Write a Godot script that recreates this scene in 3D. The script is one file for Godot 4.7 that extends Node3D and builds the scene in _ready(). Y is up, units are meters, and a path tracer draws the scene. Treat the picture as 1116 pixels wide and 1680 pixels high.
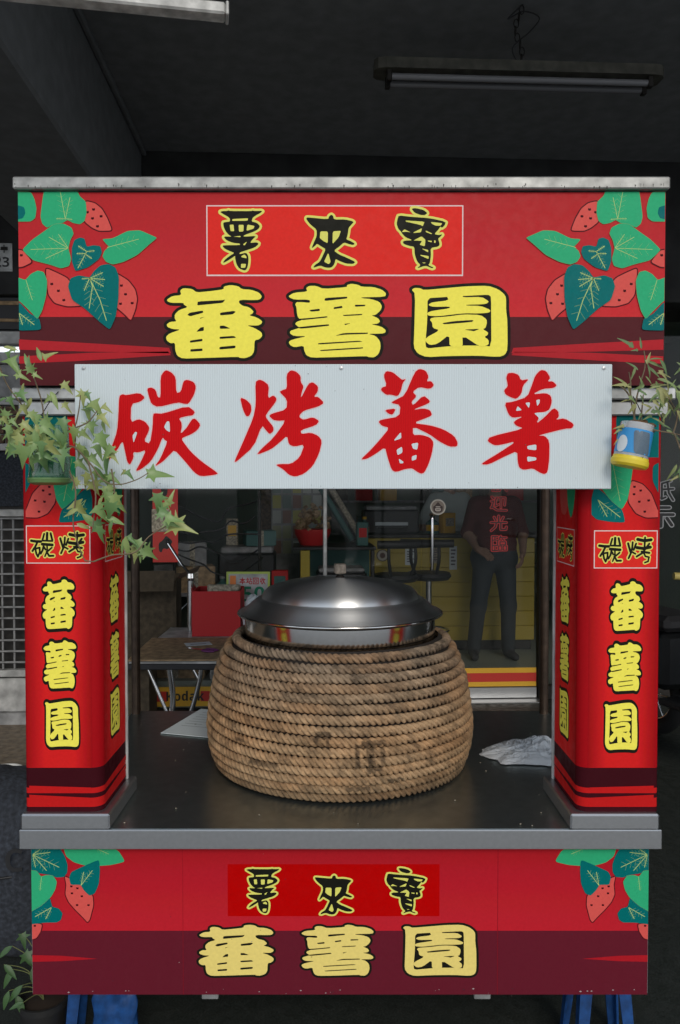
extends Node3D
# A sweet-potato stall under a shop arcade. World: x right, y up, the front edge of the stall's counter lies in z = 0.

const CAMERA_Z := 1.853          # metres from the counter's front edge to the lens
const ARCADE_TURN := 0.05        # the arcade is turned by this much against the stall
var rng := RandomNumberGenerator.new()
var taken := {}
var M := {}
var ARC := Transform3D()         # frame of the arcade and the shops behind the stall


func _ready() -> void:
	rng.seed = 11
	ARC = Transform3D(Basis(), Vector3(0, 0, CAMERA_Z)) * Transform3D(Basis(Vector3.UP, ARCADE_TURN), Vector3.ZERO) * Transform3D(Basis(), Vector3(0, 0, -CAMERA_Z))
	var camera := Camera3D.new()
	camera.name = "camera"
	camera.fov = 65.74
	camera.near = 0.05
	camera.far = 600.0
	camera.position = Vector3(0, 1.5, CAMERA_Z)
	camera.rotation_degrees.x = -1.542
	add_child(camera)
	camera.current = true
	var env := Environment.new()
	env.background_mode = Environment.BG_SKY
	var sky_material := ProceduralSkyMaterial.new()
	sky_material.sky_top_color = Color(0.66, 0.71, 0.77)
	sky_material.sky_horizon_color = Color(0.95, 0.96, 0.97)
	sky_material.sky_curve = 0.15
	sky_material.ground_bottom_color = Color(0.30, 0.30, 0.30)
	sky_material.ground_horizon_color = Color(0.45, 0.45, 0.45)
	sky_material.sky_energy_multiplier = 1.0
	var sky := Sky.new()
	sky.sky_material = sky_material
	env.sky = sky
	env.tonemap_mode = Environment.TONE_MAPPER_LINEAR
	env.tonemap_exposure = 1.75
	env.sdfgi_enabled = true
	env.ssao_enabled = true
	env.ssil_enabled = true
	var around := WorldEnvironment.new()
	around.name = "world_environment"
	around.environment = env
	add_child(around)
	var sun := DirectionalLight3D.new()
	sun.name = "sun"
	sun.light_energy = 0.25
	sun.light_angular_distance = 20.0
	sun.light_color = Color(1.0, 0.97, 0.93)
	sun.shadow_enabled = true
	sun.rotation_degrees = Vector3(-30, 12, 0)
	add_child(sun)

	make_materials()
	build_arcade()
	build_shop_front()
	build_shop_inside()
	build_neighbours()
	build_stall()
	build_board()
	build_pot()
	build_counter_things()
	build_behind_stall()
	build_plants()
	build_below()


# ------------------------------------------------------------------ naming
func numbered(called: String) -> String:
	var n: int = taken.get(called, 0)
	taken[called] = n + 1
	return called if n == 0 else "%s_%03d" % [called, n]


func tag(o: Node3D, label: String, category: String, group := "") -> Node3D:
	o.set_meta("label", label)
	o.set_meta("category", category)
	if group:
		o.set_meta("group", group)
	return o


func thing(called: String, label: String, category: String, where := Transform3D(), group := "") -> Node3D:
	var o := Node3D.new()
	o.name = numbered(called)
	add_child(o, true)
	o.transform = where
	tag(o, label, category, group)
	return o


func part(parent: Node, called: String, mesh: Mesh, material: Material) -> MeshInstance3D:
	var o := MeshInstance3D.new()
	o.name = called
	o.mesh = mesh
	o.material_override = material
	if parent == self:
		o.name = numbered(called)
	else:
		var k := 0
		for c in parent.get_children():
			if str(c.name) == called or str(c.name).begins_with(called + "_0") or str(c.name).begins_with(called + "_1") or str(c.name).begins_with(called + "_2"):
				k += 1
		if k:
			o.name = "%s_%03d" % [called, k]
	parent.add_child(o, true)
	if called in ["print", "airbrush_print", "gap", "brush_marks"]:
		o.set_meta("kind", "stuff")
	return o


func structure(called: String, mesh: Mesh, material: Material, where := Transform3D()) -> MeshInstance3D:
	var o := part(self, called, mesh, material)
	o.transform = where
	o.set_meta("kind", "structure")
	return o


# ------------------------------------------------------------------ materials
func lin(r: float, g: float, b: float) -> Color:
	return Color(r, g, b).linear_to_srgb()


func noise_map(seed_value: int, frequency: float, low: float, high: float, octaves := 4, size := 512) -> NoiseTexture2D:
	var n := FastNoiseLite.new()
	n.seed = seed_value
	n.noise_type = FastNoiseLite.TYPE_SIMPLEX_SMOOTH
	n.frequency = frequency
	n.fractal_octaves = octaves
	var t := NoiseTexture2D.new()
	t.width = size
	t.height = size
	t.seamless = true
	t.noise = n
	var g := Gradient.new()
	g.set_color(0, Color(low, low, low))
	g.set_color(1, Color(high, high, high))
	t.color_ramp = g
	return t


func mat(called: String, c: Color, rough := 0.6, metal := 0.0, tex: Texture2D = null, scale := 1.0, rough_tex: Texture2D = null, vertex := false) -> StandardMaterial3D:
	var m := StandardMaterial3D.new()
	m.resource_name = called
	m.albedo_color = lin(c.r, c.g, c.b)
	m.roughness = rough
	m.metallic = metal
	m.vertex_color_use_as_albedo = vertex
	if tex or rough_tex:
		m.uv1_triplanar = true
		m.uv1_world_triplanar = true
		m.uv1_scale = Vector3.ONE * scale
	if tex:
		m.albedo_texture = tex
	if rough_tex:
		m.roughness_texture = rough_tex
	M[called] = m
	return m


func make_materials() -> void:
	var grime := noise_map(3, 0.012, 0.62, 1.0, 5)
	var fine := noise_map(5, 0.06, 0.955, 1.0, 4)
	var blotch := noise_map(8, 0.02, 0.45, 1.0, 5)
	var rub := noise_map(12, 0.02, 0.55, 1.0, 5)
	var scuff := noise_map(33, 0.03, 0.90, 1.0, 5)
	var speck := noise_map(21, 0.16, 0.35, 1.0, 3)
	mat("print", Color(1, 1, 1), 0.6, 0.0, fine, 3.0, rub, true)
	M.print.metallic_specular = 0.2
	mat("skirt_print", Color(1, 1, 1), 0.6, 0.0, fine, 3.0, rub, true)
	mat("stained", Color(0.055, 0.05, 0.045), 0.8)
	M.skirt_print.metallic_specular = 0.2
	mat("ink", Color(1, 1, 1), 0.5, 0.0, fine, 5.0, null, true)
	mat("steel", Color(0.47, 0.48, 0.49), 0.40, 0.95, fine, 2.0)
	mat("dark_steel", Color(0.40, 0.45, 0.44), 0.30, 0.95, scuff, 1.3)
	mat("aluminium", Color(0.70, 0.71, 0.70), 0.55, 0.6, grime, 1.5, rub)
	mat("lid", Color(0.82, 0.84, 0.86), 0.42, 1.0)
	M.lid.anisotropy_enabled = true
	M.lid.anisotropy = -0.8
	mat("cap_metal", Color(0.50, 0.50, 0.48), 0.5, 0.5, grime, 2.5)
	mat("panel_print", Color(0.20, 0.30, 0.40), 0.4, 0.0, speck, 20.0)
	mat("roof_lining", Color(0.78, 0.79, 0.78), 0.5, 0.3, fine, 2.0)
	mat("bronze", Color(0.10, 0.065, 0.045), 0.4, 0.5, grime, 3.0)
	mat("bright_steel", Color(0.72, 0.71, 0.69), 0.14, 1.0)
	mat("rope", Color(1, 1, 1), 0.95, 0.0, noise_map(40, 0.16, 0.7, 1.0, 3), 14.0, null, true)
	mat("tar", Color(0.02, 0.015, 0.012), 0.9)
	mat("black_metal", Color(0.015, 0.015, 0.016), 0.4, 0.2)
	mat("black_plastic", Color(0.018, 0.018, 0.02), 0.5)
	mat("dark_frame", Color(0.05, 0.045, 0.04), 0.45, 0.5, grime, 2.0)
	mat("chrome", Color(0.7, 0.7, 0.7), 0.15, 1.0)
	mat("ceiling", Color(0.245, 0.255, 0.26), 0.9, 0.0, noise_map(41, 0.02, 0.86, 1.0, 5), 0.8)
	mat("beam", Color(0.19, 0.20, 0.205), 0.9, 0.0, noise_map(42, 0.02, 0.85, 1.0, 5), 0.8)
	mat("wall", Color(0.05, 0.05, 0.05), 0.9, 0.0, grime, 0.6)
	mat("street", Color(0.36, 0.355, 0.345), 0.9, 0.0, grime, 0.5)
	mat("paving", Color(0.055, 0.066, 0.058), 0.75, 0.0, speck, 1.8, rub)
	mat("brown_paving", Color(0.30, 0.235, 0.165), 0.7, 0.0, grime, 2.2, rub)
	mat("shop_floor", Color(0.30, 0.34, 0.30), 0.35, 0.0, fine, 0.7)
	mat("shop_wall", Color(0.22, 0.27, 0.22), 0.8, 0.0, fine, 0.7)
	mat("batten", Color(0.84, 0.83, 0.78), 0.5, 0.0, grime, 3.0)
	mat("olive_metal", Color(0.13, 0.125, 0.10), 0.5, 0.1, grime, 2.0)
	mat("tube_glass", Color(0.20, 0.20, 0.21), 0.25)
	mat("white_paint", Color(0.68, 0.68, 0.66), 0.5, 0.0, grime, 1.2)
	mat("grey_paint", Color(0.42, 0.42, 0.42), 0.6, 0.0, grime, 1.2)
	mat("brown_board", Color(0.25, 0.15, 0.09), 0.8, 0.0, blotch, 2.0)
	mat("yellow_laminate", Color(0.46, 0.35, 0.04), 0.4, 0.0, fine, 2.0)
	mat("yellow_film", Color(0.75, 0.42, 0.03), 0.5, 0.0, fine, 2.0)
	mat("red_film", Color(0.55, 0.03, 0.02), 0.5, 0.0, fine, 2.0)
	mat("red_card", Color(0.52, 0.012, 0.015), 0.6, 0.0, fine, 3.0)
	mat("orange_card", Color(0.75, 0.22, 0.05), 0.6)
	mat("paper", Color(0.66, 0.72, 0.74), 0.8, 0.0, fine, 6.0)
	mat("cream_paper", Color(0.68, 0.60, 0.45), 0.8, 0.0, blotch, 4.0)
	mat("cardboard", Color(0.56, 0.38, 0.21), 0.9, 0.0, grime, 3.0)
	mat("dark_cardboard", Color(0.11, 0.085, 0.055), 0.9, 0.0, grime, 3.0)
	mat("teal_box", Color(0.05, 0.14, 0.13), 0.6)
	mat("rag", Color(0.74, 0.76, 0.77), 0.95, 0.0, fine, 9.0)
	mat("blue_plastic", Color(0.012, 0.085, 0.30), 0.45, 0.0, grime, 4.0)
	mat("dark_cloth", Color(0.055, 0.065, 0.085), 0.95, 0.0, blotch, 5.0)
	mat("black_pot", Color(0.02, 0.02, 0.02), 0.35)
	mat("soil", Color(0.06, 0.035, 0.02), 1.0, 0.0, speck, 12.0)
	mat("root_wood", Color(0.30, 0.15, 0.06), 0.8, 0.0, speck, 10.0)
	mat("label_blue", Color(0.03, 0.28, 0.62), 0.35, 0.0, fine, 8.0)
	mat("cup_yellow", Color(0.72, 0.56, 0.03), 0.4)
	mat("white_cable", Color(0.62, 0.62, 0.60), 0.5)
	mat("wood", Color(0.62, 0.52, 0.42), 0.7, 0.0, grime, 12.0)
	mat("stem", Color(0.16, 0.12, 0.07), 0.8)
	mat("green_stem", Color(0.15, 0.17, 0.06), 0.7)
	mat("rubber", Color(0.012, 0.012, 0.012), 0.8)
	mat("moped_paint", Color(0.012, 0.013, 0.014), 0.2)
	mat("grip", Color(0.42, 0.34, 0.10), 0.6)
	mat("body", Color(1, 1, 1), 0.8, 0.0, fine, 8.0, null, true)
	var tones := [Color(0.20, 0.31, 0.10), Color(0.27, 0.36, 0.12), Color(0.13, 0.24, 0.08), Color(0.34, 0.38, 0.13)]
	for k in 4:
		var c: Color = tones[k]
		var m := mat("leaf%d" % k, c, 0.55, 0.0, fine, 12.0)
		m.backlight_enabled = true
		m.backlight = lin(c.r * 0.5, c.g * 0.55, c.b * 0.4)
		m.roughness = 0.42
		var s := mat("slim_leaf%d" % k, Color(c.r * 0.95, c.g * 0.85, c.b * 0.95), 0.55, 0.0, fine, 12.0)
		s.backlight_enabled = true
		s.backlight = lin(c.r * 0.5, c.g * 0.5, c.b * 0.4)
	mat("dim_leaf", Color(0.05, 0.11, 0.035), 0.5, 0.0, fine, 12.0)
	var glass := mat("glass", Color(0.01, 0.02, 0.016), 0.02)
	glass.metallic_specular = 0.27
	glass.transparency = BaseMaterial3D.TRANSPARENCY_ALPHA
	glass.albedo_color.a = 0.10
	var clear := mat("green_clear", Color(0.04, 0.20, 0.10), 0.12)
	clear.transparency = BaseMaterial3D.TRANSPARENCY_ALPHA
	clear.albedo_color.a = 0.38
	var film := mat("clear_cup", Color(0.8, 0.86, 0.9), 0.15)
	film.transparency = BaseMaterial3D.TRANSPARENCY_ALPHA
	film.albedo_color.a = 0.28
	# corrugated plastic: fine upright flutes, as relief and as a faint tone
	var flute := Image.create(32, 4, false, Image.FORMAT_RGB8)
	var tone := Image.create(32, 4, false, Image.FORMAT_RGB8)
	for i in 32:
		var w := 0.5 + 0.5 * cos(TAU * i / 32.0)
		for j in 4:
			flute.set_pixel(i, j, Color(w, w, w))
			var d := 0.955 + 0.045 * pow(w, 0.6)
			tone.set_pixel(i, j, Color(d, d, d))
	var relief := ImageTexture.create_from_image(flute)
	var tint := ImageTexture.create_from_image(tone)
	for pair in [["board", Color(0.63, 0.70, 0.72)], ["brush_red", Color(0.60, 0.003, 0.006)]]:
		var b := mat(pair[0], pair[1], 0.55, 0.0, tint, 1.0)
		b.uv1_scale = Vector3(1.0 / 0.0052, 4.0, 4.0)
		b.heightmap_enabled = true
		b.heightmap_texture = relief
		b.heightmap_scale = 0.03
		b.metallic_specular = 0.22


# ------------------------------------------------------------------ shapes
func surface() -> SurfaceTool:
	var st := SurfaceTool.new()
	st.begin(Mesh.PRIMITIVE_TRIANGLES)
	return st


func tri(st: SurfaceTool, a: Vector3, b: Vector3, c: Vector3, n: Vector3) -> void:
	if (b - a).cross(c - a).dot(n) > 0.0:
		var s := b
		b = c
		c = s
	for p in [a, b, c]:
		st.set_normal(n)
		st.add_vertex(p)


func quad(st: SurfaceTool, a: Vector3, b: Vector3, c: Vector3, d: Vector3, out: Vector3) -> void:
	var n := (c - a).cross(d - b).normalized()
	if n.dot(out) < 0.0:
		n = -n
	tri(st, a, b, c, n)
	tri(st, a, c, d, n)


func box(st: SurfaceTool, centre: Vector3, size: Vector3, bevel := 0.003, turn := Basis()) -> void:
	var h := size * 0.5
	var e := minf(bevel, minf(h.x, minf(h.y, h.z)) * 0.6)
	var P := func(sx: float, sy: float, sz: float, axis: int) -> Vector3:
		var v := Vector3(sx * (h.x - e), sy * (h.y - e), sz * (h.z - e))
		v[axis] = [sx * h.x, sy * h.y, sz * h.z][axis]
		return centre + turn * v
	for s in [-1.0, 1.0]:
		quad(st, P.call(s, -1, -1, 0), P.call(s, 1, -1, 0), P.call(s, 1, 1, 0), P.call(s, -1, 1, 0), turn * Vector3(s, 0, 0))
		quad(st, P.call(-1, s, -1, 1), P.call(1, s, -1, 1), P.call(1, s, 1, 1), P.call(-1, s, 1, 1), turn * Vector3(0, s, 0))
		quad(st, P.call(-1, -1, s, 2), P.call(1, -1, s, 2), P.call(1, 1, s, 2), P.call(-1, 1, s, 2), turn * Vector3(0, 0, s))
		for t in [-1.0, 1.0]:
			quad(st, P.call(s, t, -1, 0), P.call(s, t, 1, 0), P.call(s, t, 1, 1), P.call(s, t, -1, 1), turn * Vector3(s, t, 0))
			quad(st, P.call(s, -1, t, 0), P.call(s, 1, t, 0), P.call(s, 1, t, 2), P.call(s, -1, t, 2), turn * Vector3(s, 0, t))
			quad(st, P.call(-1, s, t, 1), P.call(1, s, t, 1), P.call(1, s, t, 2), P.call(-1, s, t, 2), turn * Vector3(0, s, t))
			for u in [-1.0, 1.0]:
				tri(st, P.call(s, t, u, 0), P.call(s, t, u, 1), P.call(s, t, u, 2), (turn * Vector3(s, t, u)).normalized())


func box_mesh(centre: Vector3, size: Vector3, bevel := 0.003, turn := Basis()) -> ArrayMesh:
	var st := surface()
	box(st, centre, size, bevel, turn)
	return st.commit()


func span(a: Vector3, b: Vector3, bevel := 0.003) -> ArrayMesh:
	return box_mesh((a + b) * 0.5, (b - a).abs(), bevel)


func tube(st: SurfaceTool, pts: Array, r0: float, r1 := -1.0, sides := 8) -> void:
	if r1 < 0.0:
		r1 = r0
	var rings := []
	var normals := []
	var side := Vector3.ZERO
	for i in pts.size():
		var d: Vector3 = (pts[mini(i + 1, pts.size() - 1)] - pts[maxi(i - 1, 0)]).normalized()
		if i == 0:
			side = d.cross(Vector3.UP if absf(d.y) < 0.9 else Vector3.RIGHT).normalized()
		side = (side - d * side.dot(d)).normalized()
		var other := d.cross(side)
		var r := lerpf(r0, r1, i / float(pts.size() - 1))
		var ring := []
		var ns := []
		for k in sides:
			var n := side * cos(TAU * k / sides) + other * sin(TAU * k / sides)
			ring.append(pts[i] + n * r)
			ns.append(n)
		rings.append(ring)
		normals.append(ns)
	for i in pts.size() - 1:
		for k in sides:
			var l := (k + 1) % sides
			var q := [rings[i][k], rings[i][l], rings[i + 1][l], rings[i + 1][k]]
			var m := [normals[i][k], normals[i][l], normals[i + 1][l], normals[i + 1][k]]
			smooth_quad(st, q, m)
	for e in [0, pts.size() - 1]:
		var c: Vector3 = pts[e]
		var out: Vector3 = (pts[e] - pts[1 if e == 0 else e - 1]).normalized()
		for k in sides:
			tri(st, c, rings[e][k], rings[e][(k + 1) % sides], out)


func smooth_quad(st: SurfaceTool, q: Array, m: Array, uv := []) -> void:
	for t in [[0, 1, 2], [0, 2, 3]]:
		var a: Vector3 = q[t[0]]
		var b: Vector3 = q[t[1]]
		var c: Vector3 = q[t[2]]
		var out: Vector3 = m[t[0]] + m[t[1]] + m[t[2]]
		var order: Array = t if (b - a).cross(c - a).dot(out) <= 0.0 else [t[0], t[2], t[1]]
		for k in order:
			st.set_normal(m[k])
			if uv.size():
				st.set_uv(uv[k])
			st.add_vertex(q[k])


func tube_mesh(pts: Array, r0: float, r1 := -1.0, sides := 8) -> ArrayMesh:
	var st := surface()
	tube(st, pts, r0, r1, sides)
	return st.commit()


func bezier(pts: Array, steps: int) -> Array:
	# a Catmull-Rom line through the points
	var out := []
	for i in pts.size() - 1:
		var a: Vector3 = pts[maxi(i - 1, 0)]
		var b: Vector3 = pts[i]
		var c: Vector3 = pts[i + 1]
		var d: Vector3 = pts[mini(i + 2, pts.size() - 1)]
		for k in steps:
			out.append(b.cubic_interpolate(c, a, d, k / float(steps)))
	out.append(pts[-1])
	return out


func lathe(st: SurfaceTool, profile: Array, centre := Vector3.ZERO, segs := 48, hard := 0.6) -> void:
	# profile: Vector2(radius, height); an edge sharper than «hard» radians stays sharp
	var n := profile.size()
	for i in n - 1:
		var a: Vector2 = profile[i]
		var b: Vector2 = profile[i + 1]
		var t := (b - a).normalized()
		var na := t
		var nb := t
		if i > 0:
			var t0: Vector2 = (a - profile[i - 1]).normalized()
			if absf(t0.angle_to(t)) < hard:
				na = (t0 + t).normalized()
		if i < n - 2:
			var t1: Vector2 = (profile[i + 2] - b).normalized()
			if absf(t1.angle_to(t)) < hard:
				nb = (t1 + t).normalized()
		for k in segs:
			var u := TAU * k / segs
			var v := TAU * (k + 1) / segs
			var du := Vector3(cos(u), 0, sin(u))
			var dv := Vector3(cos(v), 0, sin(v))
			var q := [centre + du * a.x + Vector3.UP * a.y, centre + dv * a.x + Vector3.UP * a.y, centre + dv * b.x + Vector3.UP * b.y, centre + du * b.x + Vector3.UP * b.y]
			var m := [du * na.y - Vector3.UP * na.x, dv * na.y - Vector3.UP * na.x, dv * nb.y - Vector3.UP * nb.x, du * nb.y - Vector3.UP * nb.x]
			var w0 := float(k) / segs
			var w1 := float(k + 1) / segs
			var h0 := float(i) / n
			var h1 := float(i + 1) / n
			smooth_quad(st, q, m, [Vector2(w0, h0), Vector2(w1, h0), Vector2(w1, h1), Vector2(w0, h1)])


func lathe_mesh(profile: Array, centre := Vector3.ZERO, segs := 48) -> ArrayMesh:
	var st := surface()
	lathe(st, profile, centre, segs)
	return st.commit()


func prism(st: SurfaceTool, pts: PackedVector2Array, frame: Transform3D, depth: float) -> void:
	# a flat outline (x, y of the frame) given thickness along the frame's z
	var ids := Geometry2D.triangulate_polygon(pts)
	var n := frame.basis.z.normalized()
	for i in range(0, ids.size(), 3):
		for z in [0.0, depth]:
			tri(st, frame * Vector3(pts[ids[i]].x, pts[ids[i]].y, z), frame * Vector3(pts[ids[i + 1]].x, pts[ids[i + 1]].y, z), frame * Vector3(pts[ids[i + 2]].x, pts[ids[i + 2]].y, z), n if z > 0.0 else -n)
	var mid := Vector2.ZERO
	var sense := -1.0 if Geometry2D.is_polygon_clockwise(pts) else 1.0
	for i in pts.size():
		var a := pts[i]
		var b := pts[(i + 1) % pts.size()]
		var out := Vector2(b.y - a.y, a.x - b.x) * sense
		quad(st, frame * Vector3(a.x, a.y, 0), frame * Vector3(b.x, b.y, 0), frame * Vector3(b.x, b.y, depth), frame * Vector3(a.x, a.y, depth), frame.basis * Vector3(out.x, out.y, 0))


# ------------------------------------------------------------------ flat print
func outline(text: String) -> PackedVector2Array:
	var out := PackedVector2Array()
	for pair in text.split(" ", false):
		var xy := pair.split(",")
		out.append(Vector2(float(xy[0]), float(xy[1])))
	if Geometry2D.is_polygon_clockwise(out):
		out.reverse()
	return out


func path(text: String) -> PackedVector2Array:
	var out := PackedVector2Array()
	for pair in text.split(" ", false):
		var xy := pair.split(",")
		out.append(Vector2(float(xy[0]), float(xy[1])))
	return out


func rounded(p: PackedVector2Array, times := 1, cut := 0.22) -> PackedVector2Array:
	for t in times:
		var q := PackedVector2Array()
		for i in p.size():
			var a := p[i]
			var b := p[(i + 1) % p.size()]
			q.append(a.lerp(b, cut))
			q.append(a.lerp(b, 1.0 - cut))
		p = q
	return p


func grown(p: PackedVector2Array, by: float) -> Array:
	var r := Geometry2D.offset_polygon(p, by, Geometry2D.JOIN_ROUND)
	var out := []
	for q in r:
		if not Geometry2D.is_polygon_clockwise(q):
			out.append(q)
	return out


func ink(st: SurfaceTool, p: PackedVector2Array, frame: Transform3D, layer: float, colour: Color) -> void:
	# one flat patch of print; frame maps its units to the sheet, each layer lies a quarter of a millimetre higher
	var ids := Geometry2D.triangulate_polygon(p)
	if ids.is_empty():
		for q in Geometry2D.offset_polygon(p, 0.4):
			if not Geometry2D.is_polygon_clockwise(q) and not Geometry2D.triangulate_polygon(q).is_empty():
				ink(st, q, frame, layer, colour)
		return
	var n := frame.basis.z.normalized()
	var lift := n * layer * 0.00025
	st.set_color(colour)
	for i in range(0, ids.size(), 3):
		tri(st, frame * Vector3(p[ids[i]].x, p[ids[i]].y, 0) + lift, frame * Vector3(p[ids[i + 1]].x, p[ids[i + 1]].y, 0) + lift, frame * Vector3(p[ids[i + 2]].x, p[ids[i + 2]].y, 0) + lift, n)


func line_of(p: PackedVector2Array, width: float, square := false) -> Array:
	return Geometry2D.offset_polyline(p, width * 0.5, Geometry2D.JOIN_ROUND, Geometry2D.END_SQUARE if square else Geometry2D.END_ROUND)


func rect(x0: float, y0: float, x1: float, y1: float) -> PackedVector2Array:
	return PackedVector2Array([Vector2(x0, y0), Vector2(x1, y0), Vector2(x1, y1), Vector2(x0, y1)])


func sheet(centre: Vector2, at: Vector3, sx: float, sy: float, across := Vector3.RIGHT, out := Vector3.BACK) -> Transform3D:
	# the frame of a printed sheet whose artwork units run right and down from «centre»
	var b := Basis(across * sx, Vector3.DOWN * sy, out)
	return Transform3D(b, at) * Transform3D(Basis(), Vector3(-centre.x, -centre.y, 0))


# ------------------------------------------------------------------ lettering
# Each character is its outer outlines, then the gaps in it, then (for the walled one) the strokes inside the gap.
func character(which: String) -> Array:
	match which:
		"fan":
			return [["78,205 130,172 210,165 200,120 230,100 310,108 350,140 480,128 598,112 600,85 660,72 730,82 765,110 850,115 920,140 948,175 935,200 900,210 745,207 735,232 770,262 830,275 872,312 860,335 828,348 900,368 950,400 945,425 910,443 805,440 880,465 945,505 950,540 920,570 885,575 878,600 875,680 850,720 790,742 740,738 730,728 400,740 220,745 170,720 152,670 150,600 110,605 75,580 68,545 100,515 205,478 130,475 80,455 75,430 110,408 165,405 148,375 150,340 190,300 270,275 232,250 230,235 120,235 85,222"],
				["362,222 590,210 612,205 590,235 440,250 355,258", "265,345 285,325 405,305 412,325 290,358", "565,325 690,308 708,318 680,340 565,350", "380,373 420,363 385,380", "345,500 385,460 415,455 415,490", "562,445 600,443 660,470 562,472", "288,580 402,563 402,585 288,600", "560,545 690,537 712,555 560,565", "290,660 402,652 402,675 292,682", "558,637 705,625 703,650 558,662"], []]
		"shu":
			return [["80,170 130,142 250,132 238,100 265,80 330,80 395,108 610,92 610,72 650,60 710,70 745,88 850,90 930,115 968,150 955,180 745,184 740,192 830,200 905,225 930,265 915,305 870,345 832,348 895,375 912,405 890,425 828,430 920,450 962,480 962,505 930,515 800,517 870,535 910,580 918,640 900,700 860,732 810,730 785,720 500,730 290,735 240,715 220,670 215,625 130,640 90,620 78,590 110,570 250,538 130,538 90,515 92,490 140,475 180,462 137,430 150,408 205,390 168,375 155,340 150,275 138,250 150,228 190,228 275,235 268,205 130,205 85,185"],
				["150,458 300,442 445,430 448,443 300,460 190,470", "165,380 300,370 430,356 432,368 300,382 205,392", "410,190 612,178 612,195 405,218", "265,300 362,288 362,308 285,315", "490,275 565,262 570,280 490,292", "683,252 778,252 775,265 683,270", "575,345 755,335 740,347 578,355", "588,426 645,419 592,438", "500,535 580,510 800,506 800,518 600,524", "348,602 720,580 755,588 700,592 348,615", "358,665 755,640 758,650 700,655 375,675"], []]
		"yuan":
			return [["92,115 120,97 170,100 205,118 400,100 600,82 790,78 880,110 930,150 952,185 952,300 965,400 968,660 945,710 890,730 700,718 400,722 230,732 150,700 112,640 118,480 125,150"],
				["238,192 420,180 560,172 790,160 815,180 820,633 700,625 560,625 430,632 250,650 225,640 220,600 235,400"],
				["248,248 280,230 430,212 412,172 555,165 560,185 730,180 795,220 780,240 740,248 590,252 590,260 720,262 812,300 800,325 700,332 560,330 330,358 240,352 235,325 280,308 440,285 438,268 290,272 250,258", "258,390 275,370 420,360 560,340 720,345 775,385 778,420 765,465 740,475 790,505 785,530 755,545 795,575 795,620 720,640 555,530 560,640 440,640 435,525 330,610 260,622 220,590 222,555 350,485 285,465 280,415"],
				["370,420 480,402 640,392 658,398 640,410 390,432", "565,480 715,472 660,495 640,490"]]
		"old_shu":
			return [["140,205 180,190 265,188 290,175 320,188 690,190 725,178 745,188 900,185 850,230 780,265 720,310 700,380 790,400 850,455 830,510 750,560 560,630 560,655 785,640 720,700 670,770 790,755 830,785 760,850 600,905 490,940 480,975 600,945 640,1000 645,1090 630,1200 600,1260 560,1268 480,1235 430,1160 405,1050 405,1000 350,1040 260,1100 185,1135 220,1075 300,1010 395,950 320,920 230,880 180,830 200,810 490,808 495,780 380,770 260,725 205,665 230,650 350,655 290,620 240,560 200,470 195,400 230,390 320,380 310,310 190,240"],
				["360,335 640,320 630,365 355,370", "310,440 380,435 390,555 325,555", "470,440 560,440 555,560 475,565", "625,435 755,460 735,510 610,550", "370,655 505,640 500,665 400,655", "550,790 620,745 580,810 560,812", "515,1010 570,980 605,1010 610,1050 520,1030", "510,1150 600,1150 585,1220 510,1225"], []]
		"lai":
			return [["80,235 110,230 440,262 455,210 490,185 520,205 535,265 720,262 865,300 820,350 775,400 760,520 735,590 800,615 880,660 850,685 770,665 700,640 620,710 530,775 620,840 740,890 890,960 850,995 740,990 620,945 560,910 545,990 500,1050 440,1060 380,1050 310,1020 190,1060 220,1010 300,960 350,860 400,750 330,710 255,660 220,700 165,740 200,650 250,540 250,430 150,350 85,270"],
				["310,460 435,462 432,655 360,620 300,570", "515,460 650,450 610,560 510,670", "440,810 480,960 450,1000 370,960"], []]
		"bao":
			return [["405,130 470,120 600,150 665,200 630,235 560,235 460,200", "200,240 400,265 700,285 968,345 945,410 900,445 880,420 840,480 780,548 850,565 915,550 870,600 840,620 870,720 840,755 720,775 725,900 710,1020 680,1060 775,1100 740,1110 640,1065 495,1115 560,1060 500,1000 460,880 455,755 380,745 280,710 265,675 300,655 430,650 310,600 250,535 240,510 190,460 165,380 180,300"],
				["305,325 620,345 590,420 560,400 320,345", "720,350 910,370 880,412 800,410 740,380", "250,515 290,470 395,520 330,510", "440,520 580,450 560,520 440,530", "640,490 745,540 730,550 640,515", "440,655 570,585 635,640 625,750 540,725 580,660 480,655", "670,655 740,660 735,685 680,670", "775,650 805,660 795,695 775,690", "570,785 680,810 680,850", "550,890 690,910 685,960 560,905", "580,1015 645,1020 610,1032"], []]
		"brush_tan":
			return [["145,280 175,260 210,270 330,248 385,290 340,330 255,350 250,520 320,488 380,510 420,560 415,600 370,690 425,715 450,560 455,440 480,435 540,440 770,368 840,420 820,455 770,460 690,480 715,520 718,560 705,625 760,570 810,490 840,482 890,540 860,590 800,630 720,660 720,685 800,790 900,880 1050,985 1020,1000 890,1015 830,980 740,870 650,770 600,820 540,880 465,925 520,850 585,695 560,680 540,655 500,760 430,880 340,950 290,968 340,880 390,770 320,795 270,790 275,840 240,910 215,880 195,780 178,700 162,705 125,770 60,850 5,920 20,850 80,730 125,600 138,450", "400,210 440,198 480,220 500,290 525,290 525,100 555,55 580,40 630,65 665,110 668,250 710,240 735,140 770,128 830,150 850,195 830,270 780,350 740,350 685,335 500,380 440,350 420,290"],
				["265,640 290,605 310,610 275,710", "555,560 580,510 605,510 610,610 575,590"], []]
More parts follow.
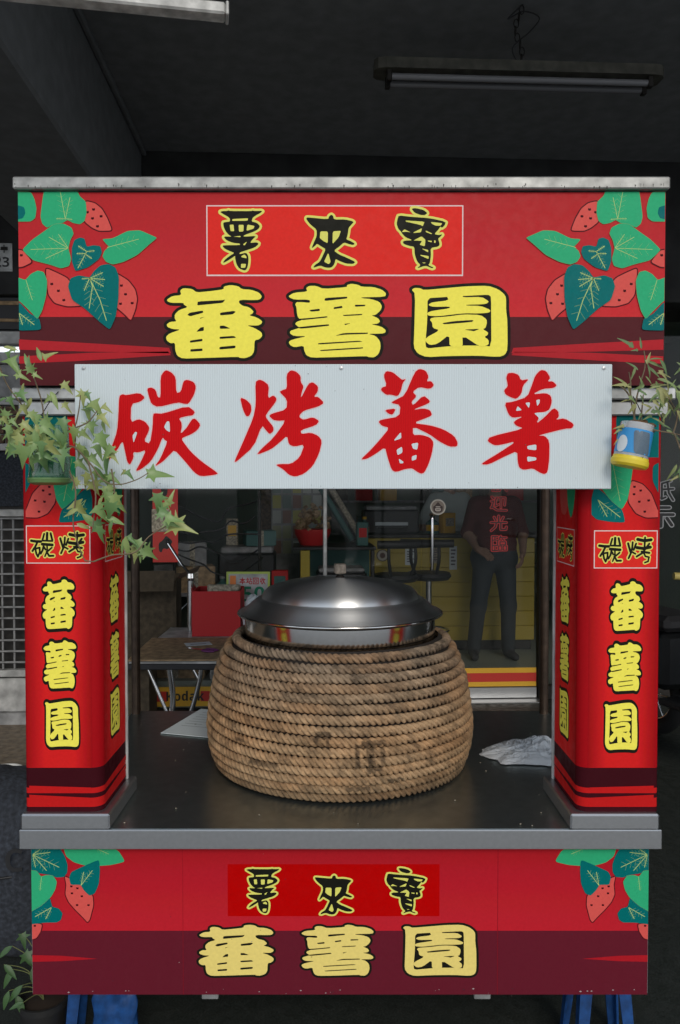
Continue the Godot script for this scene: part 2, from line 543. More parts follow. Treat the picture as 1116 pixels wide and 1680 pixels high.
		"brush_kao":
			return [["135,290 190,310 235,355 240,410 220,460 190,465 160,400", "275,150 310,127 350,140 400,180 390,300 440,270 470,300 460,335 370,450 375,480 440,560 440,600 405,628 370,590 335,545 260,740 100,880 80,880 160,700 255,480 280,350", "560,80 600,40 650,55 690,95 690,150 718,190 700,240 690,300 760,165 800,150 850,190 845,240 810,285 850,285 905,340 850,375 720,410 680,450 680,475 715,495 800,470 860,505 830,545 690,590 695,625 780,612 850,640 885,690 860,800 800,920 720,990 640,1018 580,1000 530,950 460,908 500,900 600,900 680,840 725,720 630,742 580,720 565,640 500,700 420,765 285,818 320,770 440,660 555,500 480,505 435,495 400,460 420,440 560,400 565,310 495,240 520,225 565,210"], [], []]
		"brush_fan":
			return [["275,90 300,48 360,60 420,110 445,130 480,122 450,160 435,230 405,282 340,265 300,268 250,225 260,200 305,185", "600,28 660,45 688,100 670,145 710,140 738,180 700,215 600,195 540,240 580,280 530,330 545,365 640,270 700,320 690,345 540,405 640,390 700,405 720,450 690,470 545,525 700,545 820,580 920,640 955,700 950,740 880,742 780,690 700,630 545,555 545,635 620,632 700,655 735,700 720,800 690,900 650,980 620,990 580,970 540,940 480,945 390,975 350,955 310,830 290,745 200,810 120,855 65,860 150,780 240,680 330,570 260,550 230,515 250,495 420,465 430,360 340,340 390,310 470,270 560,60", "285,405 390,390 360,450 320,440"],
				["365,690 435,605 440,665", "395,770 445,740 450,795 405,820", "530,715 595,703 585,770 545,760", "415,850 460,880 455,893 425,895", "535,830 580,815 575,860 535,870"], []]
		"brush_shu":
			return [["335,110 350,68 400,65 450,85 470,135 545,122 490,180 475,260 430,305 390,295 330,265 315,225 350,190 345,150", "600,90 650,38 700,48 740,110 715,145 760,142 800,180 770,205 670,212 575,262 700,250 745,275 755,330 735,400 690,425 600,430 640,470 615,530 690,470 770,385 815,415 820,470 790,495 870,480 960,535 940,575 880,575 625,640 690,640 735,690 735,850 720,975 690,995 640,975 585,940 500,955 460,935 445,880 440,780 330,830 180,905 115,905 130,885 270,800 435,690 290,725 230,730 165,690 190,650 500,575 430,550 405,520 430,495 490,465 400,478 360,450 320,340 400,330 530,285 570,180"],
				["425,415 440,370 470,395 478,408", "510,340 555,335 545,390", "610,315 645,308 640,345 620,370", "590,432 700,430 640,500 630,470", "530,735 615,720 615,775 535,765", "530,830 615,840 615,865 535,880"], []]
	return []


# Thin characters as strokes: width, then its points.
func strokes(which: String) -> Array:
	match which:
		"tan": return ["32 165,287 230,296 300,298", "26 255,300 222,370 180,432", "24 222,400 235,470 258,512", "23 225,398 285,385 284,450 258,512", "23 328,268 352,190", "30 390,280 395,178", "26 468,278 445,182", "22 322,285 470,290", "34 322,335 468,346", "24 345,345 328,420 298,470", "20 392,360 394,430", "22 352,380 368,412", "22 460,385 408,430", "20 396,420 360,508", "25 385,440 420,502 482,500"]
		"kao": return ["27 595,250 610,305 632,375", "24 662,235 655,320 640,385 604,466", "24 712,255 678,345", "22 650,372 702,402", "38 735,192 830,212 930,198", "24 842,165 836,305", "38 725,312 820,325 920,305", "25 905,255 805,390 722,442", "28 795,372 905,388", "21 830,400 850,440 902,450 890,512 842,530"]
		"huan": return ["7 10,10 45,10", "7 18,4 18,16", "7 36,4 36,16", "7 12,25 25,25 25,38 12,38 12,25", "7 32,25 45,25 45,38 32,38 32,25", "7 20,45 10,60", "7 16,55 16,92", "7 16,55 48,55", "7 16,68 46,68", "7 16,80 46,80", "7 16,92 50,92", "7 32,45 32,92", "8 62,8 54,35", "8 58,22 90,22 84,38", "8 72,40 68,65 52,92", "8 72,55 92,92"]
		"ying": return ["9 12,10 22,20", "9 8,35 22,35 14,65 8,75", "9 14,70 40,88 92,90", "8 40,15 32,30 32,65 50,55", "8 55,15 85,15 82,60", "8 62,15 62,75"]
		"guang": return ["10 50,5 50,40", "10 25,12 35,32", "10 75,12 65,32", "10 8,44 92,44", "10 38,44 32,70 10,92", "10 62,44 62,85 90,85 92,70"]
		"lin": return ["8 15,8 15,92", "8 15,8 45,8", "8 30,8 30,28", "8 15,30 45,30 45,62", "8 15,62 45,62", "8 30,62 30,90", "8 15,92 45,92", "8 62,5 52,30", "8 55,15 92,15", "8 70,22 80,32", "8 58,40 88,40 88,58 58,58 58,40", "7 50,65 68,65 68,90 50,90 50,65", "7 76,65 94,65 94,90 76,90 76,65"]
		"ben": return ["12 10,28 90,28", "12 50,6 50,94", "12 50,30 10,75", "12 50,30 90,75", "11 32,72 68,72"]
		"zhan": return ["10 22,8 28,18", "10 8,25 42,25", "10 15,35 20,62", "10 36,35 30,62", "10 5,72 45,68", "10 66,6 66,55", "10 66,28 92,28", "10 54,55 90,55 90,92 54,92 54,55"]
		"hui": return ["11 10,10 90,10 90,92 10,92 10,10", "10 32,35 68,35 68,68 32,68 32,35"]
		"shou": return ["10 18,20 18,65 40,58", "10 40,6 40,94", "10 62,8 52,40", "10 58,28 94,28", "10 80,30 70,60 48,94", "10 60,45 94,94"]
		"yin": return ["10 35,8 12,18 12,75 40,70", "10 12,42 38,42", "10 55,15 90,15 88,65 75,62", "10 55,15 55,94"]
		"zhi": return ["9 25,6 10,30 32,32 10,58 38,55", "9 24,58 24,94", "9 10,70 6,85", "9 38,68 44,82", "9 85,8 52,20 52,85 66,78", "9 52,45 94,42", "9 72,14 78,60 94,90"]
		"zhong": return ["12 15,30 85,30 85,62 15,62 15,30", "12 50,5 50,95"]
		"zong": return ["13 20,10 80,10", "13 5,40 95,40", "13 50,40 50,90 35,90", "13 28,55 10,85", "13 72,55 90,85"]
	return []


var glyphs := {}


# A character cast once per look, centred on its own middle and one unit wide and high, so that a placing stretches it to size.
func glyph_mesh(which: String, edge: float, edge_colour: Color, fill: Color, gap: Color) -> ArrayMesh:
	var key := "%s %s %s" % [which, edge, fill]
	if glyphs.has(key):
		return glyphs[key]
	var parts := character(which)
	var outers := []
	for t in parts[0]:
		outers.append(rounded(outline(t), 1, 0.2))
	var lo := Vector2(1e6, 1e6)
	var hi := -lo
	for p in outers:
		for v in p:
			lo = lo.min(v)
			hi = hi.max(v)
	var size := hi - lo
	var frame := Transform3D(Basis(Vector3(1.0 / size.x, 0, 0), Vector3(0, -1.0 / size.y, 0), Vector3.BACK), Vector3.ZERO) * Transform3D(Basis(), Vector3(-(lo.x + hi.x) * 0.5, -(lo.y + hi.y) * 0.5, 0))
	var st := surface()
	for p in outers:
		if edge > 0.0:
			for q in grown(p, edge):
				ink(st, q, frame, 1.0 + 0.1 * outers.find(p), edge_colour)
		ink(st, p, frame, 2.0 + 0.1 * outers.find(p), fill)
	for t in parts[1]:
		ink(st, rounded(outline(t), 1, 0.12), frame, 3.0, gap)
	for t in parts[2]:
		ink(st, rounded(outline(t), 1, 0.2), frame, 4.0 + 0.1 * parts[2].find(t), fill)
	if parts.size() > 3:
		for t in parts[3]:
			ink(st, rounded(outline(t), 1, 0.15), frame, 5.0, gap)
	glyphs[key] = st.commit()
	return glyphs[key]


func stroke_mesh(which: String, lo: Vector2, hi: Vector2, edge: float, edge_colour: Color, fill: Color) -> ArrayMesh:
	var key := "%s %s %s" % [which, edge, fill]
	if glyphs.has(key):
		return glyphs[key]
	var size := hi - lo
	var frame := Transform3D(Basis(Vector3(1.0 / size.x, 0, 0), Vector3(0, -1.0 / size.y, 0), Vector3.BACK), Vector3.ZERO) * Transform3D(Basis(), Vector3(-(lo.x + hi.x) * 0.5, -(lo.y + hi.y) * 0.5, 0))
	var st := surface()
	var k := 0
	for text in strokes(which):
		var cut: int = text.find(" ")
		var w := float(text.substr(0, cut)) * 1.22
		var line := path(text.substr(cut + 1))
		if edge > 0.0:
			for q in line_of(line, w + 2.0 * edge):
				if not Geometry2D.is_polygon_clockwise(q):
					ink(st, q, frame, 1.0 + 0.03 * k, edge_colour)
		for i in line.size() - 1:
			for q in line_of(PackedVector2Array([line[i], line[i + 1]]), w):
				ink(st, q, frame, 2.0 + 0.03 * k + 0.011 * i, fill)
		k += 1
	glyphs[key] = st.commit()
	return glyphs[key]


# Puts a character on a sheet over the artwork's box (x0, y0) - (x1, y1).
func letter(parent: Node, mesh: ArrayMesh, frame: Transform3D, x0: float, y0: float, x1: float, y1: float, lift := 0.0, material: Material = null) -> MeshInstance3D:
	var o := part(parent, "character", mesh, material if material else M.print)
	var n := frame.basis.z.normalized()
	var c := frame * Vector3((x0 + x1) * 0.5, (y0 + y1) * 0.5, 0) + n * lift
	o.transform = Transform3D(Basis(frame.basis.x * (x1 - x0), -frame.basis.y * (y1 - y0), n), c)
	return o


# ------------------------------------------------------------------ the stall
const RED := Color(0.70, 0.017, 0.019)
const BRIGHT := Color(0.78, 0.03, 0.022)
const HEAD_RED := Color(0.59, 0.030, 0.036)
const MAROON := Color(0.095, 0.017, 0.021)
const DEEP := Color(0.048, 0.007, 0.010)
const YELLOW := Color(0.97, 0.86, 0.11)
const GOLD := Color(0.88, 0.70, 0.20)
const INK := Color(0.012, 0.012, 0.011)
const LEAF_LIGHT := Color(0.035, 0.42, 0.19)
const LEAF_TEAL := Color(0.0, 0.155, 0.15)
const VEIN := Color(0.50, 0.66, 0.22)
const POTATO := Color(0.72, 0.10, 0.085)
const LIME := Color(0.78, 0.75, 0.16)
const PINKWHITE := Color(0.80, 0.62, 0.60)


func motif(st: SurfaceTool, frame: Transform3D, pieces: Array, clip: PackedVector2Array) -> void:
	# leaves and sweet potatoes of the artwork, in the order they are printed, trimmed at the sheet's edge
	var k := 0.0
	for piece in pieces:
		var body := rounded(rounded(outline(piece[1]), 1, 0.12), 1, 0.2)
		var look: String = piece[0]
		var colour := LEAF_LIGHT if look == "light" else LEAF_TEAL if look == "teal" else POTATO if look == "potato" else MAROON
		var rim: Color = Color(0.30, 0.34, 0.10) if look == "light" else LEAF_TEAL if look == "teal" else Color(0.10, 0.008, 0.012)
		if look == "potato":
			for q in grown(body, 9.0):
				for r in Geometry2D.intersect_polygons(q, clip):
					ink(st, r, frame, 1.0 + k, rim)
		elif look == "light":
			for q in grown(body, 1.5):
				for r in Geometry2D.intersect_polygons(q, clip):
					ink(st, r, frame, 1.0 + k, rim)
		for r in Geometry2D.intersect_polygons(body, clip):
			ink(st, r, frame, 1.3 + k, colour)
		if look == "potato":
			for t in piece[2].split(" ", false):
				var c := path(t)[0]
				var eye := PackedVector2Array([c + Vector2(-11, 7), c + Vector2(-9, -8), c + Vector2(2, -6), c + Vector2(9, -10), c + Vector2(12, 6), c + Vector2(1, 11)])
				for r in Geometry2D.intersect_polygons(eye, clip):
					ink(st, r, frame, 1.6 + k, Color(0.06, 0.006, 0.008))
		else:
			for t in piece[2].split("|", false):
				var w := 5.5 if look == "teal" else 3.6
				for q in line_of(path(t.strip_edges()), w):
					for r in Geometry2D.intersect_polygons(q, clip):
						ink(st, r, frame, 1.6 + k, VEIN)
				# small veins that leave the main one
				var line := path(t.strip_edges())
				var a := line[0]
				var b := line[line.size() - 1]
				for i in 4:
					var f := 0.25 + 0.18 * i
					var d := (b - a)
					for s in [-1.0, 1.0]:
						var tip: Vector2 = a + d * (f + 0.12) + d.orthogonal() * s * 0.16
						for q in line_of(PackedVector2Array([a + d * f, tip]), w * 0.4):
							for r in Geometry2D.intersect_polygons(Geometry2D.intersect_polygons(q, body)[0] if Geometry2D.intersect_polygons(q, body).size() else PackedVector2Array(), clip) if Geometry2D.intersect_polygons(q, body).size() else []:
								ink(st, r, frame, 1.6 + k, VEIN * 0.55 + colour * 0.45)
		k += 0.9


func fade(st: SurfaceTool, r: PackedVector2Array, frame: Transform3D, layer: float, from: Color, to: Color, steps: int, down: bool) -> void:
	# an airbrushed run of ink from one colour to another
	for i in steps:
		var f := i / float(steps)
		var g := (i + 1) / float(steps)
		var a := r[0]
		var c := r[2]
		var q := rect(a.x, lerpf(a.y, c.y, f), c.x, lerpf(a.y, c.y, g)) if down else rect(lerpf(a.x, c.x, f), a.y, lerpf(a.x, c.x, g), c.y)
		var n := frame.basis.z.normalized()
		var lift := n * layer * 0.00025
		for t in [[0, 1, 2], [0, 2, 3]]:
			var order: Array = t
			var p0 := frame * Vector3(q[t[0]].x, q[t[0]].y, 0) + lift
			var p1 := frame * Vector3(q[t[1]].x, q[t[1]].y, 0) + lift
			var p2 := frame * Vector3(q[t[2]].x, q[t[2]].y, 0) + lift
			if (p1 - p0).cross(p2 - p0).dot(n) > 0.0:
				order = [t[0], t[2], t[1]]
			for k in order:
				var along := ((q[k].y - a.y) / (c.y - a.y)) if down else ((q[k].x - a.x) / (c.x - a.x))
				st.set_color(from.lerp(to, along))
				st.set_normal(n)
				st.add_vertex(frame * Vector3(q[k].x, q[k].y, 0) + lift)


func head_pieces() -> Array:
	return [
		["potato", "545,135 610,150 660,190 700,260 735,350 640,352 590,330 540,290 500,220", "600,195 555,215 655,245 592,260 628,318"],
		["potato", "250,625 330,660 410,700 520,900 400,905 310,880 265,820 250,700", "290,740 338,790 377,858"],
		["potato", "760,660 850,715 900,780 915,850 900,930 868,1010 820,960 760,910 740,780", "800,752 830,815 878,880 792,885"],
		["potato", "20,490 80,495 150,580 80,615 20,620", "70,530"],
		["light", "245,40 475,40 500,100 545,140 550,220 535,280 500,305 450,295 410,272 375,295 300,310 260,330 225,300 213,250 230,120", "395,270 360,70|395,268 430,110|395,265 445,270|395,265 330,265"],
		["light", "20,70 145,70 170,120 185,190 175,260 140,285 20,285", ""],
		["teal", "20,160 95,180 104,225 85,262 20,275", ""],
		["light", "80,490 150,420 250,350 310,305 380,300 440,330 455,375 430,420 415,480 435,560 420,610 360,628 280,600 160,570 105,520", "415,480 140,490|415,480 275,400|415,480 250,555|415,480 345,380"],
		["teal", "440,480 460,420 500,402 535,410 550,470 600,458 650,465 662,510 640,560 560,620 465,650 440,580", "550,505 485,625|550,505 490,465|550,505 605,500|540,520 478,520|540,525 585,555"],
		["light", "665,415 740,410 850,355 940,350 1020,385 1065,405 1010,450 920,530 820,580 740,600 690,580 665,540 680,500 715,470 690,445", "700,475 930,415"],
		["teal", "410,760 430,700 490,678 570,695 600,650 650,605 710,595 760,620 785,690 780,850 760,980 715,1080 640,1020 530,920 440,860", "570,700 645,860 690,1010|570,700 590,760 565,920|570,700 665,660|570,700 670,760|570,700 680,710|570,700 530,790|570,700 515,705"],
		["teal", "20,880 60,880 130,960 200,995 215,1080 20,1085", "50,955 160,1040|50,955 75,1040"],
		["light", "20,690 45,695 100,715 140,670 190,645 235,655 260,720 250,830 220,940 185,1000 140,950 70,880 20,840", "105,715 130,800 150,860"],
	]


func skirt_pieces() -> Array:
	return [
		["potato", "375,295 410,310 540,380 630,470 635,560 600,690 580,715 540,670 470,600 410,530 380,460 390,370", "435,385 490,402 440,448 530,475 486,556 590,556"],
		["potato", "40,725 165,730 150,800 110,860 40,880", "98,745"],
		["light", "365,20 855,40 930,160 800,190 700,198 560,195 460,165 390,110", "640,30 780,90"],
		["teal", "30,20 330,30 380,110 405,190 400,260 370,300 300,305 240,280 160,270 30,230", "85,95 245,75|85,95 210,240|85,95 325,210|85,95 110,210|85,95 180,30"],
		["teal", "690,140 700,230 690,360 650,450 600,470 550,420 520,370 430,370 415,300 440,250 550,200", "525,375 630,240|525,375 550,255"],
		["teal", "30,640 160,560 240,480 260,570 320,585 355,630 340,690 300,715 200,715 30,735", "255,575 105,660|255,575 200,680"],
		["light", "30,235 120,240 160,295 210,280 270,285 305,340 290,410 250,480 160,560 30,635", "165,300 150,420"],
	]


func pillar_pieces() -> Array:
	return [
		["teal", "230,640 720,640 720,1060 560,1050 240,1050", "655,870 600,1040"],
		["potato", "360,1235 450,1265 520,1340 560,1440 600,1530 480,1535 400,1500 345,1420 335,1380", "385,1285 435,1315 382,1345 425,1405 500,1395 470,1485"],
		["teal", "530,1110 720,1040 720,1420 650,1390 580,1340 530,1240", ""],
		["teal", "60,1290 110,1310 290,1470 315,1575 200,1570 80,1550 30,1500 30,1420", "90,1390 270,1530|90,1390 165,1525"],
		["light", "110,1290 140,1040 380,1040 355,1250 330,1390 285,1470 200,1400", "200,1060 270,1400"],
	]


func stripe_prism(st: SurfaceTool, ring: PackedVector2Array, smooth: Array, bands: Array, corner: Color) -> void:
	# an upright column (ring: x, z) in coloured bands [from, to, colour]
	var n := ring.size()
	for band in bands:
		st.set_color(band[2])
		for i in n:
			var a := ring[i]
			var b := ring[(i + 1) % n]
			var q := [Vector3(a.x, band[0], a.y), Vector3(b.x, band[0], b.y), Vector3(b.x, band[1], b.y), Vector3(a.x, band[1], a.y)]
			var na: Vector3 = smooth[i]
			var nb: Vector3 = smooth[(i + 1) % n]
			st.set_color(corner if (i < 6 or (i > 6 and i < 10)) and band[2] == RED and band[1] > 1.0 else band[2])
			smooth_quad(st, q, [na, nb, nb, na])


func pillar(stall: Node3D, s: float) -> void:
	# s: -1 the left one, 1 the right one; the corner towards the counter is well rounded
	var outer := 0.749 if s < 0 else 0.757
	var inner := 0.566
	var front := -0.015
	var back := -0.225
	var r_in := 0.026
	var r_out := 0.008
	var ring := PackedVector2Array()
	var ns := []
	var arc := func(c: Vector2, r: float, from: float, to: float, steps: int):
		for k in steps + 1:
			var a := lerpf(from, to, k / float(steps))
			ring.append(Vector2(s * (c.x + r * cos(a)), c.y + r * sin(a)))
			ns.append(Vector3(s * cos(a), 0, sin(a)))
	# in the right pillar's own plan: x outwards, y towards the street
	arc.call(Vector2(inner + r_in, front - r_in), r_in, PI, PI / 2, 6)
	arc.call(Vector2(outer - r_out, front - r_out), r_out, PI / 2, 0.0, 3)
	arc.call(Vector2(outer - 0.004, back + 0.004), 0.004, 0.0, -PI / 2, 2)
	arc.call(Vector2(inner + 0.004, back + 0.004), 0.004, -PI / 2, -PI, 2)
	var st := surface()
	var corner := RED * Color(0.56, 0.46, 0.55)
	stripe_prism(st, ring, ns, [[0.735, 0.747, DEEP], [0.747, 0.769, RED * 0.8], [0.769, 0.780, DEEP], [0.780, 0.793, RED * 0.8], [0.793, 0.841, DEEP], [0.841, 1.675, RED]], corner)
	var o := part(stall, "pillar", st.commit(), M.print)
	# the artwork of the front face
	var frame := sheet(Vector2(105 if s < 0 else 1018, 1080), Vector3(-0.6544 if s < 0 else 0.6645, 1.1029, front), 0.001445, 0.001452)
	var art := surface()
	var over := surface()
	var left := 46.0 if s < 0 else 969.0
	var right := 148.0 if s < 0 else 1075.0
	var own := sheet(Vector2(335, 1100), Vector3(-0.670 if s < 0 else 0.679, 1.5636, front), 0.0002925 * s, 0.0002925)
	motif(over, own, pillar_pieces(), rect(40, 640, 578, 1600))
	# the sheet is airbrushed darker towards its edges
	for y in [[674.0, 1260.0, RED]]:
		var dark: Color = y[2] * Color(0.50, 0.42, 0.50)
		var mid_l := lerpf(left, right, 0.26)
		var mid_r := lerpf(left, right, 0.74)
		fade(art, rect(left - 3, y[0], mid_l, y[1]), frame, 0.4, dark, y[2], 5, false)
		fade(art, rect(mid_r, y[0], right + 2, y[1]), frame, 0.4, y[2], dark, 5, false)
	# slanted red streaks across the lower band
	for p in (["%s,1290 %s,1293 %s,1296 %s,1296" % [left, right, right, left], "%s,1305 %s,1310 %s,1312 %s,1312" % [left, right, right, left]] if s < 0 else ["%s,1293 %s,1290 %s,1296 %s,1296" % [left, right, right, left], "%s,1310 %s,1305 %s,1312 %s,1312" % [left, right, right, left]]):
		ink(over, outline(p), frame, 1.0, RED * 0.8)
	var fx := Vector2(43, 152) if s < 0 else Vector2(974, 1081)
	var fy := Vector2(863, 925) if s < 0 else Vector2(871, 933)
	if s > 0:
		fx = Vector2(973, 1077)
	else:
		fx = Vector2(45, 150)
	ink(over, rect(fx.x, fy.x, fx.y, fy.y), frame, 1.0, PINKWHITE)
	ink(over, rect(fx.x + 1.6, fy.x + 1.6, fx.y - 1.6, fy.y - 1.6), frame, 2.0, BRIGHT)
	part(o, "airbrush_print", art.commit(), M.print)
	part(o, "print", over.commit(), M.print)
	var tan_mesh := stroke_mesh("tan", Vector2(165, 175), Vector2(482, 515), 17.0, LIME, INK)
	var kao_mesh := stroke_mesh("kao", Vector2(595, 160), Vector2(935, 535), 17.0, LIME, INK)
	var w := fx.y - fx.x
	letter(o, tan_mesh, frame, fx.x + w * 0.085, fy.x + 12, fx.x + w * 0.425, fy.x + 51, 0.0006)
	letter(o, kao_mesh, frame, fx.x + w * 0.535, fy.x + 11, fx.x + w * 0.90, fy.x + 53, 0.0006)
	var rows := [["fan", 71.0, 123.5, 951.0, 1032.0], ["shu", 71.8, 125.4, 1050.6, 1129.5], ["yuan", 73.5, 128.5, 1150.0, 1226.0]]
	if s > 0:
		rows = [["fan", 1001.0, 1054.0, 954.0, 1035.0], ["shu", 998.0, 1052.0, 1054.0, 1134.0], ["yuan", 993.0, 1047.0, 1153.0, 1231.0]]
	for row in rows:
		letter(o, glyph_mesh(row[0], 46.0, INK, YELLOW, INK), frame, row[1], row[3], row[2], row[4])
	# the face towards the counter carries the same artwork
	var side := sheet(Vector2(0, 1080), Vector3(s * inner, 1.1029, front - r_in if s < 0 else back + 0.006), 0.001445, 0.001452, Vector3(0, 0, s), Vector3(-s, 0, 0))
	var side_art := surface()
	var shift := 0.0 if s < 0 else 8.0
	for y in [[674.0, 1260.0, RED]]:
		var dark2: Color = y[2] * Color(0.62, 0.5, 0.6)
		if s < 0:
			fade(side_art, rect(0.5, y[0], 34, y[1]), side, 0.4, dark2, y[2], 4, false)
		else:
			fade(side_art, rect(92, y[0], 126, y[1]), side, 0.4, y[2], dark2, 4, false)
	ink(side_art, rect(8, fy.x + shift * 0, 112, fy.y), side, 1.0, PINKWHITE)
	ink(side_art, rect(9.6, fy.x + 1.6, 110.4, fy.y - 1.6), side, 2.0, BRIGHT)
	ink(side_art, rounded(outline("20,800 60,780 80,815 62,850 30,846"), 2), side, 1.0, POTATO)
	ink(side_art, rounded(outline("62,770 118,775 112,825 92,858 70,830"), 2), side, 1.4, LEAF_LIGHT)
	for p in (["0.5,1293 127,1286 127,1296 0.5,1296", "0.5,1310 127,1304 127,1312 0.5,1312"] if s < 0 else ["0,1286 126,1293 126,1296 0,1296", "0,1304 126,1310 126,1312 0,1312"]):
		ink(side_art, outline(p), side, 1.0, RED * 0.8)
	part(o, "print", side_art.commit(), M.print)
	letter(o, tan_mesh, side, 17, fy.x + 12, 53, fy.x + 51, 0.0006)
	letter(o, kao_mesh, side, 65, fy.x + 11, 103, fy.x + 53, 0.0006)
	for row in rows:
		letter(o, glyph_mesh(row[0], 46.0, INK, YELLOW, INK), side, 32, row[3], 86, row[4])
	# pale edging at the back of that face
	part(o, "edge_trim", span(Vector3(s * (inner - 0.004), 0.735, back - 0.012), Vector3(s * (inner + 0.02), 1.70, back - 0.0005), 0.002), M.white_paint)
	# steel foot
	part(stall, "pillar_foot", span(Vector3(s * 0.545, 0.6975, -0.255), Vector3(s * 0.7555, 0.7352, 0.001), 0.004), M.steel)


func build_stall() -> void:
	var stall := thing("food_stall", "red sweet potato stall with yellow lettering, printed pillars and steel counter", "food stall")
	# roof and its fascia
	part(stall, "roof_cap", span(Vector3(-0.745, 2.186, -1.05), Vector3(0.751, 2.214, 0.034), 0.003), M.cap_metal)
	part(stall, "roof_lining", span(Vector3(-0.72, 2.176, -1.04), Vector3(0.725, 2.1845, -0.262), 0.002), M.roof_lining)  # unseen pale panel, added under the roof to brighten the lid's reflection
	# header box
	var hb := part(stall, "header_box", span(Vector3(-0.738, 1.742, -0.26), Vector3(0.747, 2.184, 0.018), 0.004), M.black_metal)
	var frame := sheet(Vector2(560, 455), Vector3(0.0028, 1.9896, 0.02), 0.001399, 0.001389)
	var st := surface()
	var clip := rect(31, 316, 1091, 633)
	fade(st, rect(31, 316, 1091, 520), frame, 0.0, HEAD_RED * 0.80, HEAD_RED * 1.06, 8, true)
	ink(st, rect(31, 520, 1091, 633), frame, 0.0, MAROON)
	for m in [1.0, -1.0]:
		for t in ["30,557 30,574 140,577 280,580 277,571 140,563", "30,585 30,597 120,593 280,583 275,577 150,579"]:
			var p := outline(t)
			if m < 0:
				for i in p.size():
					p[i].x = 1120.0 - p[i].x
				p.reverse()
			ink(st, p, frame, 1.0, Color(0.46, 0.022, 0.028))
	ink(st, rect(339, 337, 760, 453), frame, 1.0, PINKWHITE)
	ink(st, rect(341, 339, 758, 450.5), frame, 2.0, BRIGHT)
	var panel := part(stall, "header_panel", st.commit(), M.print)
	var leaves := surface()
	motif(leaves, sheet(Vector2(0, 0), Vector3(0.0028 - 540 * 0.001399, 1.9896 + 155 * 0.001389, 0.02), 0.001399 / 4.464, 0.001389 / 4.464), head_pieces(), rect(50, 68, 1100, 1480))
	motif(leaves, sheet(Vector2(0, 0), Vector3(0.0028 + 541 * 0.001399, 1.9896 + 155 * 0.001389, 0.02), -0.001399 / 4.464, 0.001389 / 4.464), head_pieces(), rect(50, 68, 1100, 1480))
	part(panel, "print", leaves.commit(), M.print)
	letter(panel, glyph_mesh("old_shu", 42.0, LIME, INK, LIME), frame, 362.5, 345.7, 430.6, 443.6, 0.0006)
	letter(panel, glyph_mesh("lai", 38.0, LIME, INK, LIME), frame, 503, 353, 582.7, 439.5, 0.0006)
	letter(panel, glyph_mesh("bao", 38.0, LIME, INK, LIME), frame, 651, 342, 731, 440, 0.0006)
	letter(panel, glyph_mesh("fan", 28.0, INK, YELLOW, INK), frame, 272.2, 468, 430, 588.5)
	letter(panel, glyph_mesh("shu", 28.0, INK, YELLOW, INK), frame, 474, 465.8, 633.5, 587)
	letter(panel, glyph_mesh("yuan", 28.0, INK, YELLOW, INK), frame, 676.5, 469, 833.5, 586)
	# steel rails under the header
	part(stall, "steel_rail", span(Vector3(-0.765, 1.712, -0.25), Vector3(0.782, 1.7405, 0.004), 0.003), M.aluminium)
	part(stall, "steel_rail", span(Vector3(-0.752, 1.676, -0.25), Vector3(0.768, 1.7085, -0.004), 0.003), M.aluminium)
	pillar(stall, -1.0)
	pillar(stall, 1.0)
	# rear posts
	for s in [-1.0, 1.0]:
		part(stall, "rear_post", tube_mesh([Vector3(s * 0.735, 0.69, -0.985), Vector3(s * 0.735, 2.186, -0.985)], 0.016, 0.016, 12), M.bronze)
	# counter with a turned-down lip
	part(stall, "counter_top", span(Vector3(-0.756, 0.655, -1.02), Vector3(0.7585, 0.697, -0.004), 0.004), M.dark_steel)
	part(stall, "counter_lip", span(Vector3(-0.7585, 0.652, -0.0035), Vector3(0.761, 0.6985, 0.003), 0.0025), M.steel)
	# skirt
	part(stall, "cabinet", span(Vector3(-0.735, 0.295, -0.99), Vector3(0.738, 0.654, -0.037), 0.004), M.black_metal)
	var low := sheet(Vector2(558, 1515), Vector3(0.0, 0.457, -0.030), 0.001470, 0.001491)
	var sk := surface()
	fade(sk, rect(53, 1385, 1063, 1527), low, 0.0, Color(0.44, 0.012, 0.022), Color(0.55, 0.018, 0.03), 6, true)
	ink(sk, rect(53, 1527, 1063, 1632), low, 0.0, Color(0.135, 0.014, 0.025))
	ink(sk, rect(374, 1418, 721, 1503), low, 1.0, Color(0.50, 0.002, 0.002))
	for m in [1.0, -1.0]:
		var p := outline("53,1567 53,1578 100,1577 160,1573 100,1568")
		if m < 0:
			for i in p.size():
				p[i].x = 1116.0 - p[i].x
			p.reverse()
		ink(sk, p, low, 1.0, Color(0.45, 0.015, 0.02))
	ink(sk, rect(816.2, 1385, 816.9, 1632), low, 1.5, Color(0.26, 0.010, 0.016))
	ink(sk, rect(300.2, 1385, 300.7, 1632), low, 1.5, Color(0.30, 0.010, 0.016))
	var skirt := part(stall, "skirt_panel", sk.commit(), M.skirt_print)
	part(stall, "skirt_backing", span(Vector3(-0.744, 0.283, -0.0365), Vector3(0.744, 0.6515, -0.0312), 0.002), M.grey_paint)
	var low_leaves := surface()
	motif(low_leaves, sheet(Vector2(0, 0), Vector3(-518 * 0.001470, 0.457 + 130 * 0.001491, -0.030), 0.001470 / 5.58, 0.001491 / 5.58), skirt_pieces(), rect(73, 8, 1100, 1000))
	motif(low_leaves, sheet(Vector2(0, 0), Vector3(518 * 0.001470, 0.457 + 130 * 0.001491, -0.030), -0.001470 / 5.58, 0.001491 / 5.58), skirt_pieces(), rect(73, 8, 1100, 1000))
	part(skirt, "print", low_leaves.commit(), M.skirt_print)
	letter(skirt, glyph_mesh("old_shu", 42.0, LIME, INK, LIME), low, 405, 1425, 459, 1498, 0.0006)
	letter(skirt, glyph_mesh("lai", 38.0, LIME, INK, LIME), low, 517, 1436, 578.5, 1500, 0.0006)
